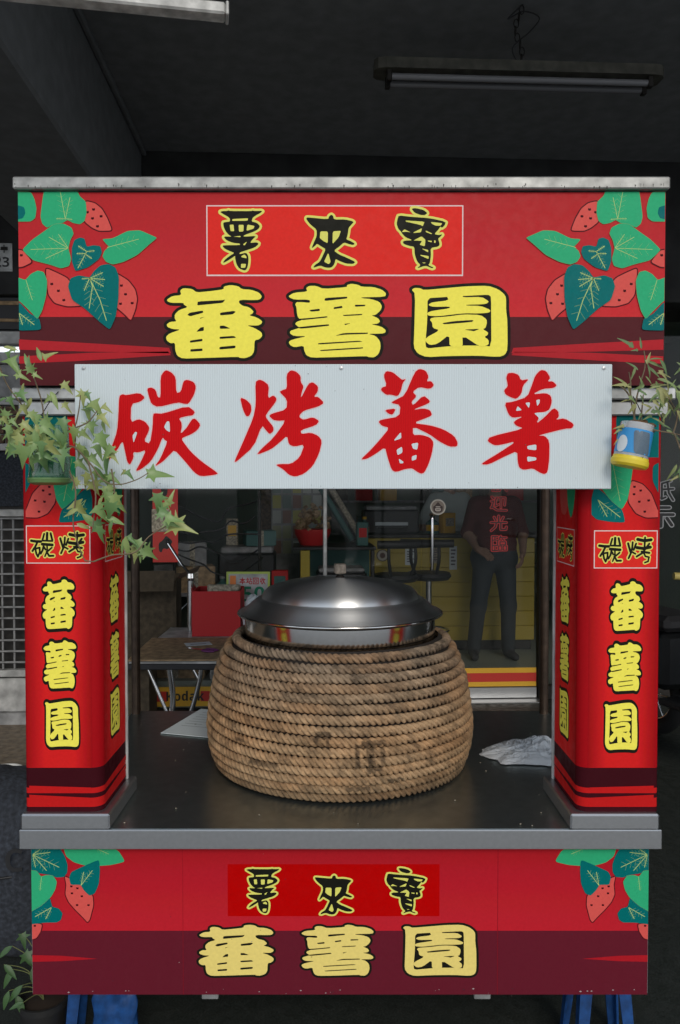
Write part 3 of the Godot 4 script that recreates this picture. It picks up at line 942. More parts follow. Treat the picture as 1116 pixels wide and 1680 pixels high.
	letter(skirt, glyph_mesh("bao", 38.0, LIME, INK, LIME), low, 634, 1424, 698, 1498, 0.0006)
	letter(skirt, glyph_mesh("fan", 28.5, INK, GOLD, INK), low, 326, 1517, 449, 1601)
	letter(skirt, glyph_mesh("shu", 28.5, INK, GOLD, INK), low, 495, 1517, 613, 1601)
	letter(skirt, glyph_mesh("yuan", 28.5, INK, GOLD, INK), low, 662, 1517, 782, 1601)
	# chips and splashes along the skirt's lower edge, soot on the fascia
	var chips := surface()
	var r := RandomNumberGenerator.new()
	r.seed = 21
	for i in 46:
		var low_edge := i < 30
		var c := Vector2(r.randf_range(60, 1055), r.randf_range(1622, 1630) if low_edge else r.randf_range(1400, 1620))
		var w := r.randf_range(0.5, 1.3 if not low_edge else 2.6)
		ink(chips, PackedVector2Array([c + Vector2(-w, 0.3), c + Vector2(-0.2, -w * 0.6), c + Vector2(w, -0.2), c + Vector2(0.3, w * 0.5)]), low, 3.0, Color(0.42, 0.33, 0.33) if r.randf() < 0.7 else Color(0.05, 0.015, 0.02))
	part(skirt, "specks", chips.commit(), M.ink).set_meta("kind", "stuff")
	var soot := surface()
	for i in 70:
		var x := r.randf_range(-0.74, 0.745)
		var wide := r.randf_range(0.0006, 0.0035)
		var top := r.randf_range(2.190, 2.199)
		var tall := r.randf_range(0.002, 0.009)
		quad(soot, Vector3(x, top, 0.0343), Vector3(x + wide, top - 0.001, 0.0343), Vector3(x + wide * 0.6, top - tall, 0.0343), Vector3(x + wide * 0.2, top - tall * 0.8, 0.0343), Vector3.BACK)
	part(stall, "soot_specks", soot.commit(), M.stained).set_meta("kind", "stuff")
	for s in [-1.0, 1.0]:
		part(stall, "rear_leg", tube_mesh([Vector3(s * 0.66, 0.0, -0.93), Vector3(s * 0.66, 0.294, -0.93)], 0.016, 0.016, 10), M.black_metal)
	for x in [-0.315, 0.345]:
		part(stall, "bracket", span(Vector3(x - 0.02, 0.268, -0.10), Vector3(x + 0.02, 0.284, -0.033), 0.002), M.aluminium)


func build_board() -> void:
	var t := thing("hanging_sign", "pale corrugated plastic board with four red brush characters hung below the header", "sign", Transform3D(Basis(), Vector3(0.0069, 1.6448, 0.0)))
	part(t, "board", box_mesh(Vector3(0.0007, -0.0, 0.052), Vector3(881 * 0.00138, 205 * 0.001376, 0.005), 0.0015), M.board)
	var frame := sheet(Vector2(563, 700), Vector3(0, 0, 0.0548), 0.00138, 0.001376)
	var u := 1.0 / 5.58
	for a in [["brush_tan", 170.0], ["brush_kao", 370.0], ["brush_fan", 580.0], ["brush_shu", 770.0]]:
		var parts := character(a[0])
		var own := frame * Transform3D(Basis(Vector3(u, 0, 0), Vector3(0, u, 0), Vector3.BACK), Vector3(a[1], 600, 0))
		var edge := surface()
		var st := surface()
		var gaps := surface()
		var k := 0.0
		for text in parts[0]:
			var p := rounded(outline(text), 1, 0.2)
			for q in grown(p, 7.0):
				ink(edge, q, own, 0.6 + k, Color(0.78, 0.52, 0.52))
			ink(st, p, own, 1.6 + k, Color.WHITE)
			k += 0.05
		for text in parts[1]:
			ink(gaps, rounded(outline(text), 1, 0.15), own, 2.6, Color.WHITE)
		var c := part(t, "character", st.commit(), M.brush_red)
		part(c, "pale_edge", edge.commit(), M.ink)
		if parts[1].size():
			part(c, "gap", gaps.commit(), M.board)
	# grime that has settled on the board
	var darkening := surface()
	var r := RandomNumberGenerator.new()
	r.seed = 8
	for i in 34:
		var c2 := Vector2(r.randf_range(128, 1000), r.randf_range(600, 800))
		if i > 14:
			c2.y = r.randf_range(792, 801) if i % 3 else r.randf_range(599, 604)
		var w := r.randf_range(0.4, 1.1)
		ink(darkening, PackedVector2Array([c2 + Vector2(-w, 0.2), c2 + Vector2(-0.1, -w * 0.7), c2 + Vector2(w, 0.1), c2 + Vector2(0.2, w * 0.8)]), frame, 4.0, Color(0.10, 0.10, 0.09))
	part(t, "dirt_specks", darkening.commit(), M.ink).set_meta("kind", "stuff")
	for x in [138.0, 560.0, 990.0]:
		var screw := sheet(Vector2.ZERO, frame * Vector3(x, 604.0, 0), 0.001, 0.001)
		part(t, "screw", lathe_mesh([Vector2(0.0045, 0.0), Vector2(0.004, 0.0015), Vector2(0.0, 0.002)], Vector3.ZERO, 12), M.steel).transform = Transform3D(Basis(Vector3.RIGHT, PI / 2), screw.origin)
	# strips of tape and foam that hold it to the header
	for x in [-0.52, 0.53]:
		part(t, "foam_pad", span(Vector3(x - 0.02, 0.105, 0.0215), Vector3(x + 0.02, 0.135, 0.0492), 0.002), M.dark_frame)


# ------------------------------------------------------------------ the roasting pot
func rope_radius(y: float) -> float:
	var table := [[0.69, 0.366], [0.704, 0.372], [0.752, 0.390], [0.808, 0.397], [0.852, 0.394], [0.915, 0.386], [0.987, 0.370], [1.03, 0.352], [1.055, 0.335], [1.072, 0.317], [1.085, 0.304], [1.12, 0.296]]
	for i in table.size() - 1:
		if y <= table[i + 1][0]:
			return lerpf(table[i][1], table[i + 1][1], clampf((y - table[i][0]) / (table[i + 1][0] - table[i][0]), 0.0, 1.0))
	return 0.30


func build_pot() -> void:
	var centre := Vector3(0.0, 0.0, -0.52)
	var pot := thing("roasting_pot", "round rope-wrapped roasting pot with steel lid standing on the counter", "pot", Transform3D(Basis(), centre))
	var barrel := []
	for i in 21:
		var y := lerpf(0.699, 1.075, i / 20.0)
		barrel.append(Vector2(rope_radius(y) - 0.020, y))
	part(pot, "barrel", lathe_mesh(barrel, Vector3.ZERO, 64), M.tar)
	part(pot, "rope", rope_mesh(), M.rope)
	part(pot, "steel_collar", lathe_mesh([Vector2(0.278, 1.04), Vector2(0.284, 1.05), Vector2(0.284, 1.128), Vector2(0.288, 1.132), Vector2(0.27, 1.133)], Vector3.ZERO, 96), M.bright_steel)
	var lid := part(pot, "lid", lathe_mesh([Vector2(0.27, 1.1335), Vector2(0.300, 1.1345), Vector2(0.3035, 1.137), Vector2(0.3035, 1.1405), Vector2(0.300, 1.1425), Vector2(0.290, 1.1465), Vector2(0.278, 1.155), Vector2(0.266, 1.166), Vector2(0.255, 1.1755), Vector2(0.246, 1.1805), Vector2(0.2385, 1.1818), Vector2(0.2355, 1.1835), Vector2(0.2335, 1.189), Vector2(0.229, 1.198), Vector2(0.217, 1.2095), Vector2(0.192, 1.2185), Vector2(0.16, 1.2275), Vector2(0.12, 1.234), Vector2(0.07, 1.2385), Vector2(0.03, 1.2400), Vector2(0.0, 1.2402)], Vector3.ZERO, 128), M.lid)
	var edge := []
	for i in 97:
		edge.append(Vector3(cos(TAU * i / 96.0) * 0.3035, 1.1385, sin(TAU * i / 96.0) * 0.3035))
	part(lid, "rolled_rim", tube_mesh(edge, 0.0036, 0.0036, 10), M.bright_steel)
	var knob := part(lid, "knob", box_mesh(Vector3(0.0, 1.2665, 0.0), Vector3(0.033, 0.030, 0.026), 0.003, Basis(Vector3.UP, 0.25)), M.wood)
	knob.name = "knob"
	part(lid, "knob_stem", lathe_mesh([Vector2(0.013, 1.238), Vector2(0.013, 1.244), Vector2(0.009, 1.247), Vector2(0.009, 1.252)], Vector3.ZERO, 16), M.dark_frame)


func rope_mesh() -> ArrayMesh:
	# one long three-strand rope wound round the barrel from the counter up
	var pitch := 0.0251
	var bottom := 0.711
	var loops := 15.1
	var noise := FastNoiseLite.new()
	noise.seed = 4
	noise.frequency = 1.0
	noise.fractal_octaves = 3
	var per_loop := 600
	var steps := int(loops * per_loop)
	var sides := 24
	var c := 0.0071
	var a := 0.00645
	var pos := PackedVector3Array()
	var tone := PackedColorArray()
	var run := 0.0
	var before := Vector3.ZERO
	for i in steps + 1:
		var t := i / float(per_loop)
		var angle := TAU * t + 4.4
		var y := bottom + pitch * (t - 0.5) if t > 0.5 else bottom
		y += 0.0030 * sin(angle * 1.0 + 0.6 * t) + 0.0026 * noise.get_noise_2d(t * 9.0, 3.0)
		var r := rope_radius(y) - 0.0125 + 0.002 * noise.get_noise_2d(t * 7.0, 40.0)
		var out := Vector3(cos(angle), 0, sin(angle))
		var p := out * r + Vector3.UP * y
		if i > 0:
			run += p.distance_to(before)
		before = p
		var slope := (rope_radius(y + 0.01) - rope_radius(y - 0.01)) / 0.02
		var across := (out - Vector3.UP * slope).normalized()
		var up := (Vector3.UP + out * slope).normalized()
		var twist := TAU * run / 0.051
		var age := clampf((y - 0.86) / 0.22, 0.0, 1.0)
		var front := clampf(out.z, 0.0, 1.0)
		for k in sides:
			var phi := TAU * k / sides
			var psi := wrapf(phi - twist, -PI / 3.0, PI / 3.0)
			var strand := int(floor((phi - twist + PI / 3.0) / (TAU / 3.0)))
			var R := c * cos(psi) + sqrt(maxf(a * a - pow(c * sin(psi), 2.0), 1e-6)) + 0.00025 * noise.get_noise_2d(psi * 14.0 + strand * 9.0, run * 30.0)
			pos.append(p + (across * cos(phi) + up * sin(phi)) * R)
			var mottled := 1.0 + 0.60 * noise.get_noise_3d(run * 14.0, strand * 5.0, 0.0) + 0.40 * noise.get_noise_3d(run * 90.0, phi * 2.0, 7.0) + 0.5 * noise.get_noise_3d(p.x * 9.0, y * 14.0, p.z * 9.0)
			var base := Color(0.505, 0.325, 0.175).lerp(Color(0.25, 0.20, 0.15), age * 0.9)
			base = base.lerp(Color(0.40, 0.205, 0.085), clampf(noise.get_noise_2d(run * 3.0, 80.0) + 0.25, 0.0, 1.0) * 0.65)
			# the rope gets darker towards the counter; syrup ran down the front
			var darkening := 1.0 - 0.55 * clampf((0.755 - y) / 0.05, 0.0, 1.0)
			var spill := 1.0
			# each run: x, top, bottom, half width; it narrows into drips
			for s in [[0.075, 0.866, 0.852, 0.030], [0.06, 0.858, 0.846, 0.022], [0.045, 0.85, 0.795, 0.006], [0.078, 0.85, 0.785, 0.008], [0.105, 0.85, 0.80, 0.006], [-0.045, 0.888, 0.872, 0.022], [-0.030, 0.885, 0.845, 0.004], [-0.060, 0.885, 0.86, 0.005], [0.085, 0.805, 0.79, 0.02], [0.04, 0.75, 0.74, 0.03], [0.14, 0.765, 0.755, 0.02], [-0.2, 0.80, 0.785, 0.03], [-0.25, 0.845, 0.835, 0.02], [0.07, 0.965, 0.955, 0.012]]:
				var ragged: float = s[3] * (1.0 + 0.8 * noise.get_noise_2d(y * 90.0, p.x * 40.0 + s[0] * 50.0))
				if p.z > 0.2 and y + 0.012 * sin(phi) < s[1] and y + 0.012 * sin(phi) > s[2] and absf(p.x - s[0]) < ragged:
					spill = 0.46 + 0.4 * noise.get_noise_2d(run * 40.0, phi)
			base = base * maxf(mottled, 0.38) * darkening * spill
			base.a = 1.0
			tone.append(base)
	var normal := PackedVector3Array()
	normal.resize(pos.size())
	for i in steps + 1:
		var i0 := maxi(i - 1, 0)
		var i1 := mini(i + 1, steps)
		for k in sides:
			var along := pos[i1 * sides + k] - pos[i0 * sides + k]
			var round_it := pos[i * sides + (k + 1) % sides] - pos[i * sides + (k + sides - 1) % sides]
			var n := along.cross(round_it).normalized()
			normal[i * sides + k] = n
	# outward check on the first ring
	var mid := Vector3.ZERO
	for k in sides:
		mid += pos[k] / sides
	var flip := normal[0].dot(pos[0] - mid) < 0.0
	if flip:
		for i in normal.size():
			normal[i] = -normal[i]
	var index := PackedInt32Array()
	for i in steps:
		for k in sides:
			var l := (k + 1) % sides
			var q := [i * sides + k, i * sides + l, (i + 1) * sides + l, (i + 1) * sides + k]
			if flip:
				index.append_array([q[0], q[2], q[1], q[0], q[3], q[2]])
			else:
				index.append_array([q[0], q[1], q[2], q[0], q[2], q[3]])
	var arrays := []
	arrays.resize(Mesh.ARRAY_MAX)
	arrays[Mesh.ARRAY_VERTEX] = pos
	arrays[Mesh.ARRAY_NORMAL] = normal
	arrays[Mesh.ARRAY_COLOR] = tone
	arrays[Mesh.ARRAY_INDEX] = index
	var mesh := ArrayMesh.new()
	mesh.add_surface_from_arrays(Mesh.PRIMITIVE_TRIANGLES, arrays)
	return mesh


# ------------------------------------------------------------------ arcade, ceiling, ground
func build_arcade() -> void:
	# ground: the street out to the horizon, the arcade's paving a hand higher
	structure("street", box_mesh(Vector3(0, -0.27, 0), Vector3(500, 0.3, 500), 0.0), M.street)
	structure("arcade_floor", span(Vector3(-9, -0.12, -3.85), Vector3(9, 0.0, 0.9), 0.01), M.paving, ARC)
	structure("brown_paving", span(Vector3(-9, -0.02, -3.40), Vector3(-1.02, 0.004, -1.55), 0.001), M.brown_paving, ARC)
	structure("ceiling", span(Vector3(-9, 3.62, -9.5), Vector3(9, 3.8, 0.75), 0.0), M.ceiling, ARC)
	structure("lintel_wall", span(Vector3(-9, 2.72, -3.42), Vector3(9, 3.618, -3.2), 0.004), M.wall, ARC)
	structure("end_wall_left", span(Vector3(-9.2, -0.1, -9.5), Vector3(-9.002, 3.618, 0.2), 0.0), M.wall, ARC)
	structure("end_wall_right", span(Vector3(9.002, -0.1, -9.5), Vector3(9.2, 3.618, 0.2), 0.0), M.wall, ARC)
	# the beam that crosses the ceiling on the left, with a bead along its top
	var beam := structure("ceiling_beam", span(Vector3(-1.62, 2.98, -3.198), Vector3(-0.985, 3.618, 0.72), 0.012), M.beam, ARC)
	part(beam, "bead", span(Vector3(-0.983, 3.585, -3.198), Vector3(-0.955, 3.617, 0.72), 0.006), M.beam)
	# fluorescent fitting on chains, not lit
	var f := thing("fluorescent_lamp", "unlit olive twin-tube fluorescent lamp hung from the ceiling by a chain", "lamp", ARC * Transform3D(Basis(), Vector3(0.955, 3.305, CAMERA_Z - 3.47)))
	var pan := PackedVector2Array([Vector2(-0.635, -0.03), Vector2(-0.62, -0.05), Vector2(-0.585, -0.058), Vector2(0.585, -0.058), Vector2(0.62, -0.05), Vector2(0.635, -0.03), Vector2(0.635, 0.03), Vector2(0.62, 0.05), Vector2(0.585, 0.058), Vector2(-0.585, 0.058), Vector2(-0.62, 0.05), Vector2(-0.635, 0.03)])
	var st := surface()
	prism(st, pan, Transform3D(Basis(Vector3.RIGHT, Vector3.BACK, Vector3.UP), Vector3(0, 0.0, 0)), 0.045)
	part(f, "fitting", st.commit(), M.olive_metal)
	for z in [-0.032, 0.032]:
		part(f, "lamp_tube", tube_mesh([Vector3(-0.56, -0.026, z), Vector3(0.56, -0.026, z)], 0.014, 0.014, 14), M.tube_glass)
		for s in [-1.0, 1.0]:
			part(f, "lamp_holder", span(Vector3(s * 0.56, -0.046, z - 0.014), Vector3(s * 0.583, -0.001, z + 0.014), 0.003), M.dark_frame)
	var chain := surface()
	for k in 9:
		var y := 0.052 + k * 0.030
		var loop := []
		for i in 9:
			var a := TAU * i / 8.0
			loop.append(Vector3(0.011 * cos(a) if k % 2 == 0 else 0.0, y + 0.02 * sin(a), 0.0 if k % 2 == 0 else 0.011 * cos(a)) + Vector3(0.015 * sin(k * 0.9), 0, 0))
		tube(chain, loop, 0.0028, 0.0028, 5)
	part(f, "chain", chain.commit(), M.dark_frame)
	var flex := bezier([Vector3(0.01, 0.045, 0), Vector3(-0.03, 0.12, 0.01), Vector3(0.05, 0.20, 0.0), Vector3(0.09, 0.26, 0), Vector3(0.02, 0.285, 0), Vector3(-0.05, 0.25, 0), Vector3(0.02, 0.318, 0)], 6)
	part(f, "flex", tube_mesh(flex, 0.003, 0.003, 5), M.black_plastic)
	# pale batten nearer, at the left
	var b := thing("ceiling_batten", "long white stained batten lamp hung near the beam at the street side", "lamp", Transform3D(Basis(Vector3.UP, 0.17), Vector3(-0.249, 2.535, CAMERA_Z - 1.75)))
	part(b, "batten", span(Vector3(-1.22, -0.010, -0.02), Vector3(0, 0.016, 0.02), 0.004), M.batten)
	part(b, "end_cap", span(Vector3(0.0005, -0.0115, -0.0215), Vector3(0.007, 0.0175, 0.0215), 0.003), M.batten)
	for x in [-1.1, -0.55]:
		part(b, "hanger_rod", tube_mesh([Vector3(x, 0.0165, 0), Vector3(x, 1.085, 0)], 0.003, 0.003, 6), M.dark_frame)


# ------------------------------------------------------------------ the photo shop's front (frame of the arcade; depth z = CAMERA_Z - distance)
func zd(d: float) -> float:
	return CAMERA_Z - d


func build_shop_front() -> void:
	var front := thing("photo_shop", "glazed photo shop front with yellow and red bands behind the stall", "shop front", ARC)
	var zl := zd(5.25)
	var zr := zd(5.6)
	# left window
	part(front, "bottom_rail", span(Vector3(-1.46, 0.0, zl - 0.04), Vector3(0.20, 0.055, zl + 0.03), 0.004), M.dark_frame)
	part(front, "window_pane", span(Vector3(-1.44, 0.057, zl - 0.004), Vector3(0.148, 2.70, zl + 0.004), 0.001), M.glass)
	part(front, "mullion", span(Vector3(-1.50, 0.0, zl - 0.045), Vector3(-1.442, 2.72, zl + 0.04), 0.004), M.dark_frame)
	part(front, "mullion", span(Vector3(0.150, 0.057, zl - 0.03), Vector3(0.176, 2.72, zl + 0.03), 0.004), M.aluminium)
	# yellow band with the film maker's name, low on the left window
	var lb := part(front, "window_band", span(Vector3(-1.25, 0.075, zl + 0.0045), Vector3(0.12, 0.205, zl + 0.0065), 0.0005), M.yellow_film)
	part(lb, "red_stripe", span(Vector3(-0.98, 0.108, zl + 0.0068), Vector3(-0.88, 0.176, zl + 0.0075), 0.0002), M.red_film)
	part(lb, "red_stripe", span(Vector3(-0.66, 0.108, zl + 0.0068), Vector3(-0.60, 0.176, zl + 0.0075), 0.0002), M.red_film)
	text(lb, "Kodak", 0.085, Vector3(-0.765, 0.142, zl + 0.0078), M.black_plastic)
	# return between the window and the set-back door
	part(front, "return_pane", span(Vector3(0.170, 0.057, zr + 0.01), Vector3(0.178, 2.70, zl - 0.031), 0.001), M.glass)
	# door leaves
	part(front, "door_sill", span(Vector3(0.18, 0.0, zr - 0.05), Vector3(1.74, 0.008, zr + 0.12), 0.002), M.steel)
	var edges := [0.18, 0.86, 1.70]
	for k in 2:
		var x0: float = edges[k] + 0.004
		var x1: float = edges[k + 1] - 0.004
		var door := part(front, "glass_door", span(Vector3(x0, 0.092, zr - 0.005), Vector3(x1, 2.40, zr + 0.005), 0.001), M.glass)
		part(door, "kick_rail", span(Vector3(x0, 0.012, zr - 0.018), Vector3(x1, 0.090, zr + 0.018), 0.003), M.steel)
		part(door, "top_rail", span(Vector3(x0, 2.402, zr - 0.018), Vector3(x1, 2.47, zr + 0.018), 0.003), M.steel)
		var band := part(door, "yellow_band", span(Vector3(x0 + 0.002, 0.094, zr + 0.0055), Vector3(x1 - 0.002, 0.228, zr + 0.0068), 0.0004), M.yellow_film)
		band.set_meta("kind", "thing")
		part(door, "red_band", span(Vector3(x0 + 0.002, 0.128, zr + 0.0070), Vector3(x1 - 0.002, 0.192, zr + 0.0076), 0.0002), M.red_film)
		if k == 1:
			for pair in [["yin", 1.135], ["zhi", 1.195]]:
				var frame := sheet(Vector2(50, 50), Vector3(pair[1], 0.160, zr + 0.008), 0.00052, 0.00052)
				var st := surface()
				for s in strokes(pair[0]):
					var cut: int = s.find(" ")
					for q in line_of(path(s.substr(cut + 1)), float(s.substr(0, cut)) * 0.8):
						ink(st, q, frame, 0.5, Color(0.30, 0.10, 0.02))
				part(door, "character", st.commit(), M.ink)
			part(door, "handle", tube_mesh(bezier([Vector3(0.93, 0.95, zr + 0.006), Vector3(0.93, 0.95, zr + 0.05), Vector3(0.93, 1.30, zr + 0.05), Vector3(0.93, 1.30, zr + 0.006)], 4), 0.011, 0.011, 8), M.chrome)
			# welcome characters running down the door
			var y := 1.55
			for w in ["huan", "ying", "guang", "lin"]:
				var frame2 := sheet(Vector2(50, 50), Vector3(1.415, y, zr + 0.006), 0.00132, 0.00120)
				var st2 := surface()
				var n := 0
				for s in strokes(w):
					var cut2: int = s.find(" ")
					var wide := float(s.substr(0, cut2))
					for q in line_of(path(s.substr(cut2 + 1)), wide + 7.0):
						if not Geometry2D.is_polygon_clockwise(q):
							ink(st2, q, frame2, 0.5 + 0.02 * n, Color(0.55, 0.03, 0.03))
					n += 1
				for s in strokes(w):
					var cut3: int = s.find(" ")
					var line := path(s.substr(cut3 + 1))
					for i in line.size() - 1:
						for q in line_of(PackedVector2Array([line[i], line[i + 1]]), float(s.substr(0, cut3)) - 1.5):
							ink(st2, q, frame2, 2.0 + 0.02 * n, Color(0.05, 0.012, 0.012))
						n += 1
				part(door, "character", st2.commit(), M.ink)
				y -= 0.1425
			# round badge on the glass
			var badge := surface()
			var bf := sheet(Vector2(0, 0), Vector3(0.978, 1.383, zr + 0.006), 0.001, 0.001)
			var disc := PackedVector2Array()
			var disc2 := PackedVector2Array()
			for i in 32:
				disc.append(Vector2(cos(TAU * i / 32.0), sin(TAU * i / 32.0)) * 56.0)
				disc2.append(Vector2(cos(TAU * i / 32.0), sin(TAU * i / 32.0)) * 47.0)
			ink(badge, disc, bf, 0.5, Color(0.62, 0.58, 0.50))
			ink(badge, disc2, bf, 1.0, Color(0.28, 0.22, 0.18))
			ink(badge, rounded(outline("-30,38 -36,-4 -22,-10 0,-40 22,-10 36,-4 30,38"), 1), bf, 1.5, Color(0.06, 0.035, 0.03))
			ink(badge, rounded(outline("-20,30 -22,6 22,6 20,30"), 1), bf, 2.0, Color(0.55, 0.48, 0.42))
			ink(badge, rect(-16, -6, 16, 1), bf, 2.0, Color(0.55, 0.48, 0.42))
			ink(badge, rect(-12, 14, 12, 18), bf, 2.5, Color(0.06, 0.035, 0.03))
			part(door, "round_badge", badge.commit(), M.ink)
	part(front, "mullion", span(Vector3(1.704, 0.0, zr - 0.04), Vector3(1.765, 2.72, zr + 0.04), 0.004), M.dark_frame)
	part(front, "transom", span(Vector3(0.18, 2.475, zr - 0.03), Vector3(1.702, 2.72, zr + 0.03), 0.004), M.dark_frame)
	part(front, "window_pane", span(Vector3(1.767, 0.10, zr - 0.004), Vector3(3.6, 2.70, zr + 0.004), 0.001), M.glass)
	part(front, "bottom_rail", span(Vector3(1.767, 0.0, zr - 0.04), Vector3(3.6, 0.098, zr + 0.03), 0.004), M.dark_frame)
	part(front, "soffit", span(Vector3(-1.5, 2.724, zr - 0.06), Vector3(3.6, 2.76, zl + 0.05), 0.004), M.dark_frame)
	# outlined white characters on the window at the far right
	var y2 := 1.50
	for k in 2:
		var fr := sheet(Vector2(50, 50), Vector3(2.60, y2, zr + 0.006), 0.0020, 0.0017)
		var s3 := surface()
		var m := 0
		for s in strokes("zong" if k == 1 else "zhi"):
			var cut4: int = s.find(" ")
			for q in line_of(path(s.substr(cut4 + 1)), float(s.substr(0, cut4)) + 7.0):
				if not Geometry2D.is_polygon_clockwise(q):
					ink(s3, q, fr, 0.5 + 0.02 * m, Color(0.50, 0.50, 0.50))
			for q in line_of(path(s.substr(cut4 + 1)), float(s.substr(0, cut4)) - 1.0):
				ink(s3, q, fr, 2.0 + 0.02 * m, Color(0.03, 0.03, 0.03))
			m += 1
		part(front, "character", s3.commit(), M.ink)
		y2 -= 0.19
	# red paper banner with a pale square and brush marks, stuck on the left window
	var ban := thing("red_banner", "red paper banner with a cream square stuck on the left shop window", "banner", ARC * Transform3D(Basis(), Vector3(-0.885, 1.29, zl + 0.006)))
	part(ban, "paper", box_mesh(Vector3.ZERO, Vector3(0.165, 0.52, 0.002), 0.0005), M.red_film)
	part(ban, "cream_square", box_mesh(Vector3(-0.03, 0.015, 0.0017), Vector3(0.115, 0.15, 0.001), 0.0003), M.cream_paper)
	var marks := surface()
	var bf2 := sheet(Vector2(50, 50), Vector3(0, 0.0, 0.0015), 0.0015, 0.0052)
	for p in ["30,6 42,3 50,9 62,4 60,14 48,18 38,15", "20,76 40,72 52,66 70,70 82,74 70,79 60,84 40,82 34,88 22,86"]:
		ink(marks, rounded(outline(p), 1), bf2, 1.0, INK)
	part(ban, "brush_marks", marks.commit(), M.ink)


func text(parent: Node, words: String, height: float, at: Vector3, material: Material) -> void:
	var t := TextMesh.new()
	var font := SystemFont.new()
	font.font_names = PackedStringArray(["Droid Sans"])
	font.font_weight = 700
	t.font = font
	t.text = words
	t.font_size = 32
	t.pixel_size = height / 32.0
	t.depth = 0.001
	var o := part(parent, "lettering", t, material)
	o.position = at


func build_shop_inside() -> void:
	structure("shop_floor", span(Vector3(-1.5, -0.10, zd(10.6)), Vector3(3.6, 0.004, zd(5.63)), 0.002), M.shop_floor, ARC)
	structure("shop_back_wall", span(Vector3(-1.6, 0.0, zd(10.8)), Vector3(3.7, 2.95, zd(10.6)), 0.002), M.shop_wall, ARC)
	structure("shop_side_wall_left", span(Vector3(-1.72, 0.0, zd(10.6)), Vector3(-1.51, 2.95, zd(5.32)), 0.002), M.shop_wall, ARC)
	structure("shop_side_wall_right", span(Vector3(3.602, 0.0, zd(10.6)), Vector3(3.8, 2.95, zd(5.32)), 0.002), M.shop_wall, ARC)
	structure("shop_ceiling", span(Vector3(-1.7, 2.96, zd(10.8)), Vector3(3.8, 3.06, zd(5.28)), 0.002), M.shop_wall, ARC)
	structure("shop_window_sill", span(Vector3(-1.43, 0.0, zd(5.62)), Vector3(0.14, 0.232, zd(5.30)), 0.002), M.shop_floor, ARC)
	# counter with boarded yellow front
	var z0 := zd(7.3)
	var c := thing("shop_counter", "yellow boarded counter inside the photo shop behind the glass door", "counter", ARC)
	part(c, "body", span(Vector3(0.56, 0.10, zd(7.85)), Vector3(2.19, 1.06, z0 - 0.016), 0.004), M.yellow_laminate)
	part(c, "worktop", span(Vector3(0.53, 1.062, zd(7.9)), Vector3(2.22, 1.095, z0 + 0.02), 0.006), M.dark_frame)
	part(c, "plinth", span(Vector3(0.58, 0.006, zd(7.8)), Vector3(2.17, 0.099, z0 - 0.04), 0.003), M.black_plastic)
	for k in 7:
		var y := 0.102 + k * 0.137
		var w := 0.134
		part(c, "board", span(Vector3(0.561, y, z0 - 0.0155), Vector3(2.189, y + w, z0), 0.004), M.yellow_laminate)
	# paper notices on the counter front
	var notices := [[1.02, 0.885, 0.10, 0.15, "paper", "white notice taped to the yellow counter, nearest the bar stools"], [1.25, 0.90, 0.10, 0.15, "cream_paper", "brownish notice taped to the yellow counter in the middle"], [1.42, 0.875, 0.07, 0.22, "paper", "narrow white notice taped to the yellow counter, nearest the standing person"]]
	for a in notices:
		var n := thing("notice", a[5], "notice", ARC * Transform3D(Basis(), Vector3(a[0], a[1], z0 + 0.002)))
		part(n, "sheet", box_mesh(Vector3.ZERO, Vector3(a[2], a[3], 0.002), 0.0004), M[a[4]])
		var st := surface()
		var f := sheet(Vector2(50, 50), Vector3(0, 0, 0.0012), a[2] / 100.0, a[3] / 100.0)
		for r in 5:
			ink(st, rect(18, 14 + r * 15, 82 - 9 * (r % 3), 21 + r * 15), f, 1.0, Color(0.10, 0.09, 0.12))
		part(n, "print", st.commit(), M.ink)
	var rb := thing("round_notice", "small round notice on the yellow counter beside the dark desk", "notice", ARC * Transform3D(Basis(), Vector3(0.76, 0.90, z0 + 0.002)))
	var rs := surface()
	var rf := sheet(Vector2(0, 0), Vector3.ZERO, 0.001, 0.001)
	for a in [[56.0, Color(0.06, 0.05, 0.05)], [48.0, Color(0.52, 0.48, 0.40)], [26.0, Color(0.15, 0.09, 0.08)]]:
		var d := PackedVector2Array()
		for i in 28:
			d.append(Vector2(cos(TAU * i / 28.0), sin(TAU * i / 28.0)) * a[0])
		ink(rs, d, rf, 1.0 - a[0] * 0.01, a[1])
	part(rb, "disc", rs.commit(), M.ink)
	# things on the counter
	var ob := thing("orange_box", "bright orange box lying on the right end of the yellow counter", "box", ARC * Transform3D(Basis(Vector3.UP, 0.3), Vector3(1.98, 1.096, zd(7.5))))
	part(ob, "carton", box_mesh(Vector3(0, 0.05, 0), Vector3(0.19, 0.10, 0.13), 0.004), M.orange_card)
	part(ob, "label", box_mesh(Vector3(0, 0.05, 0.066), Vector3(0.10, 0.05, 0.001), 0.0003), M.paper)
	var ot := thing("orange_packet", "tall orange packet standing on the counter behind the light-shirted person", "packet", ARC * Transform3D(Basis(), Vector3(1.78, 1.096, zd(7.75))))
	part(ot, "packet", box_mesh(Vector3(0, 0.16, 0), Vector3(0.10, 0.32, 0.06), 0.008), M.orange_card)
	part(ot, "label", box_mesh(Vector3(0, 0.20, 0.031), Vector3(0.06, 0.08, 0.001), 0.0003), M.yellow_film)
	machine(Vector3(0.86, 1.096, zd(7.62)), Vector3(0.52, 0.26, 0.36), "dark photo printer with pale lid on the counter left of the round badge")
	# desk at the left of the counter
	var d2 := thing("desk", "dark desk with a yellow leg in front of the yellow counter", "desk", ARC * Transform3D(Basis(), Vector3(0, 0, zd(6.5))))
